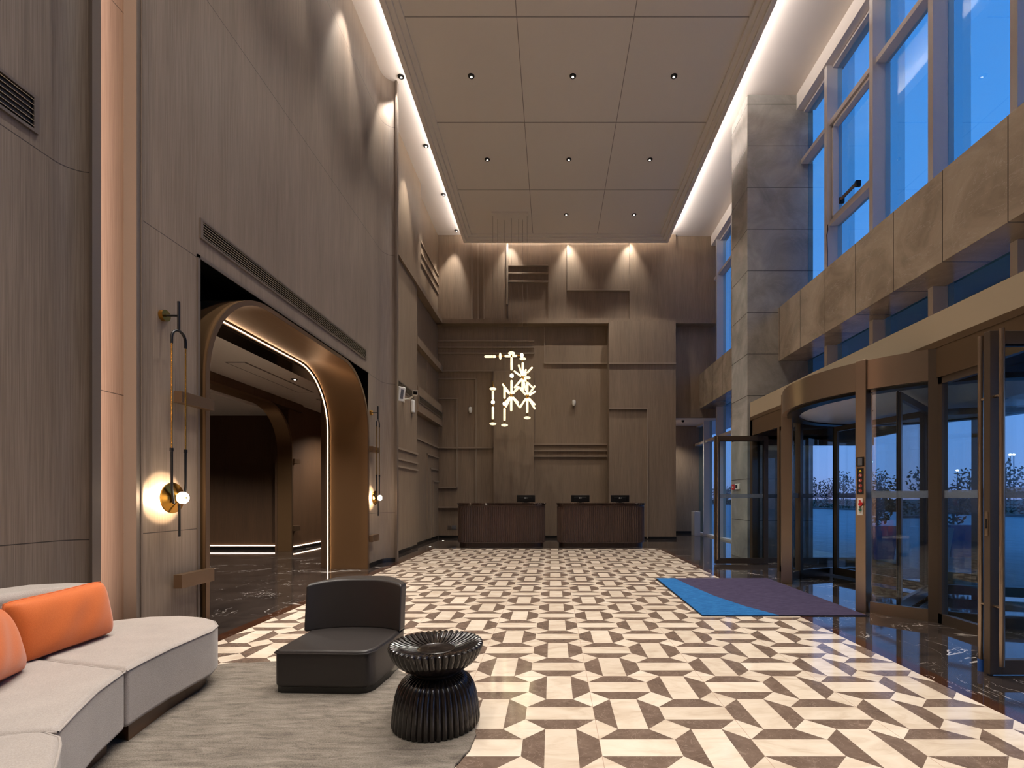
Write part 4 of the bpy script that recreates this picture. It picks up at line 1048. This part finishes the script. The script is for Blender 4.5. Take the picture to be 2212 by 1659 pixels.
# ================================================================== LOUNGE CHAIR
cz = .016
lc = thing('lounge_chair', (-1.48, 3.45, cz), 'low black leather lounge chair with a curved wraparound back, beside the side table', 'chair')
seat = [(-1.79, 3.20), (-1.785, 3.16), (-1.75, 3.14), (-1.25, 3.12), (-1.185, 3.135), (-1.15, 3.19), (-1.125, 3.45), (-1.13, 3.72), (-1.25, 3.92), (-1.5, 3.98), (-1.72, 3.90), (-1.79, 3.72)]
q = MB(); q.prism([(x*.97-.045, y*.97+.11) for x, y in seat], cz, .06); q.build('plinth', 'base', lc, smooth=True)
q = MB(); q.prism(seat, .055, .295); q.build('seat', 'leather', lc, bevel=.022, seg=4)
q = MB(); P = [(x, y, .281) for x, y in seat]; P = P+[P[0]]
P = [(x+(.004 if x > -1.48 else -.004), y-.004 if y < 3.5 else y+.004, .276) for x, y, z in P]
q.tube(P, .0045, 6, cap=False); q.build('piping', 'leather', lc, smooth=True)
# back: gently curved padded panel
q = MB(); n = 24; fr_ = []; bk_ = []
for i in range(n+1):
    u = -1+2*i/n; fr_.append((-1.47+.352*u, 3.585+.115*(1-abs(u)**2.4))); bk_.append((-1.47+.358*u, 3.70+.17*(1-abs(u)**3)))
P = fr_+bk_[::-1]
q.prism(P, .285, .61)
k_ = len(P)
for i in range(k_):
    x, y, z = q.v[k_+i]; u = max(-1, min(1, (x+1.47)/.355)); q.v[k_+i] = (x, y+.035, .624+.030*(1-abs(u)**3.5))
q.build('backrest', 'leather', lc, bevel=.032, seg=5)

# ================================================================== SOFA
sz = .016
sf = thing('sofa', (-2.5, 2.4, sz), 'light grey curved sectional sofa on a walnut plinth, in the corner by the wall', 'sofa')
def seat_mod(P, name='seat_module'):
    q = MB(); q.prism(P, .10, .41); o = q.build(name, 'sofa', sf, bevel=.028, seg=5)
    q = MB(); C_ = [(x, y, .396) for x, y in P]; C_.append(C_[0])
    q.tube(C_, .0045, 6, cap=False); q.build('piping', 'sofa', o, smooth=True)
    return o
m1_ = [(-2.15, 2.475), (-2.185, 2.66), (-2.212, 2.85), (-2.225, 3.05), (-2.235, 3.22), (-2.285, 3.35), (-2.38, 3.46), (-2.52, 3.55), (-2.72, 3.60), (-2.92, 3.57), (-3.08, 3.47), (-3.17, 3.33), (-3.20, 3.1), (-3.2, 2.78), (-2.6, 2.60)]
m2_ = [(-1.845, 1.83), (-1.95, 2.03), (-2.07, 2.26), (-2.147, 2.465), (-2.6, 2.59), (-3.19, 2.765), (-3.05, 2.2), (-2.75, 1.55), (-2.6, 1.4), (-2.0, 1.74)]
m2_ = [(-1.845, 1.83), (-1.94, 2.0), (-2.05, 2.21), (-2.147, 2.465), (-2.6, 2.588), (-3.19, 2.765), (-3.08, 2.2), (-2.78, 1.66), (-2.3, 1.78), (-2.02, 1.80)]
m3_ = [(-1.55, 1.50), (-1.62, 1.60), (-1.74, 1.735), (-1.80, 1.79), (-1.885, 1.822), (-2.02, 1.79), (-2.3, 1.765), (-2.77, 1.645), (-2.6, 1.2), (-2.2, .75), (-1.85, .75), (-1.40, 1.05)]
for P in (m1_, m2_, m3_): seat_mod(P)
def inset(P, d):
    c = Vector((sum(p[0] for p in P)/len(P), sum(p[1] for p in P)/len(P)))
    return [tuple(c+(Vector(p)-c)*(1-d/(Vector(p)-c).length)) for p in P]
for P in (m1_, m2_, m3_): q = MB(); q.prism(inset(P, .07), sz, .105); q.build('plinth', 'plinthwood', sf)
bk = [(-2.80, 3.02), (-2.84, 3.06), (-3.0, 3.08), (-3.2, 3.0), (-3.26, 2.8), (-3.24, 2.4), (-3.1, 1.95), (-2.85, 1.5), (-2.66, 1.62), (-2.86, 1.98), (-2.98, 2.3), (-3.0, 2.6), (-2.95, 2.8), (-2.82, 2.95)]
q = MB(); q.prism(bk, .36, .745); q.build('backrest', 'sofa', sf, bevel=.05, seg=5)

# ---- cushions
def cushion(c, w_, h_, t_, face, tilt, label, roll=0):
    o = thing('cushion', c, label, 'cushion', None)
    n = 22; q = MB(); idx = {}
    def P(u, v, s):
        k = (1-abs(u)**2.6)*(1-abs(v)**2.6); th = t_/2*max(k, 0)**.36*s
        pin = 1-.03*(1-abs(v)**2)*abs(u)**3-.035*abs(u)**6*abs(v)**6; pin2 = 1-.04*(1-abs(u)**2)*abs(v)**3-.06*abs(u)**6*abs(v)**6
        wr = .004*math.sin(9*u+4*v)*max(k, 0)
        return (u*w_/2*pin, th+wr*s, v*h_/2*pin2)
    V = []; Fs = []
    for s in (1, -1):
        b = len(V)
        for i in range(n+1):
            for j in range(n+1): V.append(P(-1+2*i/n, -1+2*j/n, s))
        for i in range(n):
            for j in range(n):
                a = b+i*(n+1)+j; f = (a, a+1, a+n+2, a+n+1); Fs.append(f if s > 0 else f[::-1])
    rot = Matrix.Rotation(face, 3, 'Z') @ Matrix.Rotation(roll, 3, 'Y') @ Matrix.Rotation(tilt, 3, 'X')
    me = bpy.data.meshes.new('cover'); me.from_pydata([tuple(rot @ Vector(v)) for v in V], [], Fs); me.materials.append(M['orange'])
    bm = bmesh.new(); bm.from_mesh(me); bmesh.ops.remove_doubles(bm, verts=bm.verts, dist=.001); bmesh.ops.recalc_face_normals(bm, faces=bm.faces); bm.to_mesh(me); bm.free()
    for p in me.polygons: p.use_smooth = True
    co = bpy.data.objects.new('cover', me); COL.objects.link(co); co.parent = o
    seam = MB(); pts = []
    for k in range(41):
        a = 2*PI*k/40; uu = max(-1, min(1, 1.45*math.cos(a))); v_ = max(-1, min(1, 1.45*math.sin(a))); pts.append(rot @ Vector(P(uu, v_, 0)))
    seam.tube(pts, .004, 6, cap=False); me2 = seam.build('seam', 'orange', None, smooth=True); me2.parent = o
    return o
cushion((-2.80, 2.80, .575), .58, .34, .19, R(-90+2), R(9), 'long orange lumbar cushion leaning on the sofa back, whole in view', R(2))
cushion((-2.60, 2.22, .585), .52, .36, .2, R(-90+30), R(18), 'orange cushion on the sofa cut off by the picture edge', R(-6))

# ================================================================== OUTSIDE
m = MB(); m.add([(5.4, -40, -.02), (34, -40, -.02), (34, 160, -.02), (5.4, 160, -.02)], [(0, 1, 2, 3)]); struct(m.build('plaza_floor', 'paving'))
m = MB(); m.add([(34, -60, -.03), (400, -60, -.03), (400, 400, -.03), (34, 400, -.03)], [(0, 1, 2, 3)]); struct(m.build('ground', 'leaf'))
m = MB(); m.box(5.4, 13, -8, 11, 4.15, 4.6); m.box(5.4, 7.3, 11, 40, 4.15, 4.4)
for x in range(6, 13, 1): m.box(x-.02, x+.02, -8, 11, 4.13, 4.15)
cano = struct(m.build('canopy_roof', 'canopy_ext'))
for i, (x, y) in enumerate(((10.0, 11.9-.6), (9.0, 9.9), (12.3, 4.2))):
    pass
for i, (x, y) in enumerate(((9.6, 12.9), (12.2, 7.6))):
    q = MB(); q.box(x-.3, x+.3, y-.3, y+.3, -.02, 4.15 if y < 11 else 4.15); tag(q.build('pillar', 'stone'), ['square canopy pillar outside, seen through the revolving door', 'square canopy pillar outside, seen through the nearest glass door'][i], 'pillar')
def foliage(q, c, r, n, s=.09):
    for _ in range(n):
        d = Vector((random.gauss(0, 1), random.gauss(0, 1), random.gauss(0, 1))).normalized()*random.random()**.45
        p = Vector(c)+Vector((d.x*r[0], d.y*r[1], d.z*r[2])); a = Vector((random.uniform(-1, 1), random.uniform(-1, 1), random.uniform(-1, 1))).normalized(); b = a.cross(Vector((random.random(), random.random(), random.random()+.1))).normalized()
        q.add([p-a*s, p+b*s*.45, p+a*s, p-b*s*.45], [(0, 1, 2, 3)])
def planter(x, y, w_, h_, mat, label):
    p = thing('planter', (x, y, 0), label, 'planter')
    q = MB(); v = [(x+sx*w_*k, y+sy*w_*k, z) for z, k in ((-.02, .38), (h_, .5)) for sx, sy in ((-1, -1), (1, -1), (1, 1), (-1, 1))]
    q.add(v, [(0, 3, 2, 1), (4, 5, 6, 7), (0, 1, 5, 4), (1, 2, 6, 5), (2, 3, 7, 6), (3, 0, 4, 7)]); q.build('pot', mat, p)
    q = MB(); foliage(q, (x, y, h_+.42), (w_*.62, w_*.62, .42), 260, .07); q.build('foliage', 'leaf', p)
    q = MB(); q.tube([(x, y, h_-.05), (x+.02, y, h_+.5)], .02, 6); q.build('stem', 'bark', p)
planter(6.95, 10.5, .55, .68, 'planterblue', 'blue planter box with a shrub, outside behind the revolving door')
planter(7.85, 10.2, .55, .66, 'planterwhite', 'pale planter box with a shrub, outside beside the blue planter')
planter(8.9, 10.9, .6, .68, 'planterblue', 'blue planter box with a shrub, outside and farthest from the stone column')
for i in range(26):
    x = 35+random.uniform(-1, 2); y = 18+i*4.0+random.uniform(-.4, .4)
    h = random.uniform(3.4, 4.6)
    t = thing('tree', (x, y, 0), 'thin dark tree in the row across the plaza', 'tree', 'trees across the plaza')
    q = MB(); q.tube([(x, y, -.03), (x+random.uniform(-.1, .1), y, h*.9)], [.07, .02], 6)
    for k in range(7):
        a = random.uniform(0, 6.28); z = h*random.uniform(.3, .8); q.tube([(x, y, z), (x+.7*math.cos(a), y+.7*math.sin(a), z+.6)], [.025, .008], 4)
    q.build('trunk', 'bark', t)
    q = MB(); foliage(q, (x, y, h*.6), (1.3, 1.45, h*.42), 330, .16); q.build('foliage', 'leaf', t)
q = MB()
for i in range(60): foliage(q, (32.4, 14+i*2.2, .6), (.5, 1.3, .65), 90, .15)
hd = q.build('hedge', 'leaf'); hd['kind'] = 'stuff'; tag(hd, 'low dark hedge along the far edge of the plaza', 'hedge')
m = MB(); m.box(31.2, 31.5, -20, 150, -.02, .14); struct(m.build('kerb', 'paving'))
for i, (px, py, dist) in enumerate(((2182, 982, 60), (2190, 982, 64), (2008, 982, 58), (2013, 982, 62), (2019, 984, 66), (2002, 1000, 70), (1882, 998, 60), (2068, 1016, 62), (1975, 985, 55), (1664, 1034, 95))):
    x = bx(px, dist); z = bz(py, dist)
    l = thing('street_lamp', (x, dist, -.03), 'distant lit street lamp beyond the trees', 'street lamp', 'distant street lamps')
    q = MB(); q.tube([(x, dist, -.03), (x, dist, z)], .05, 6); q.build('pole', 'black', l)
    q = MB(); q.ell((x, dist, z), (.16, .16, .12), 10, 6); q.build('lamp_head', 'lampfar', l, smooth=True)
q = MB(); q.box(90, 100, 215, 235, 0, 34); tag(q.build('tower_block', 'farbld'), 'dark tower block far off on the horizon', 'building')
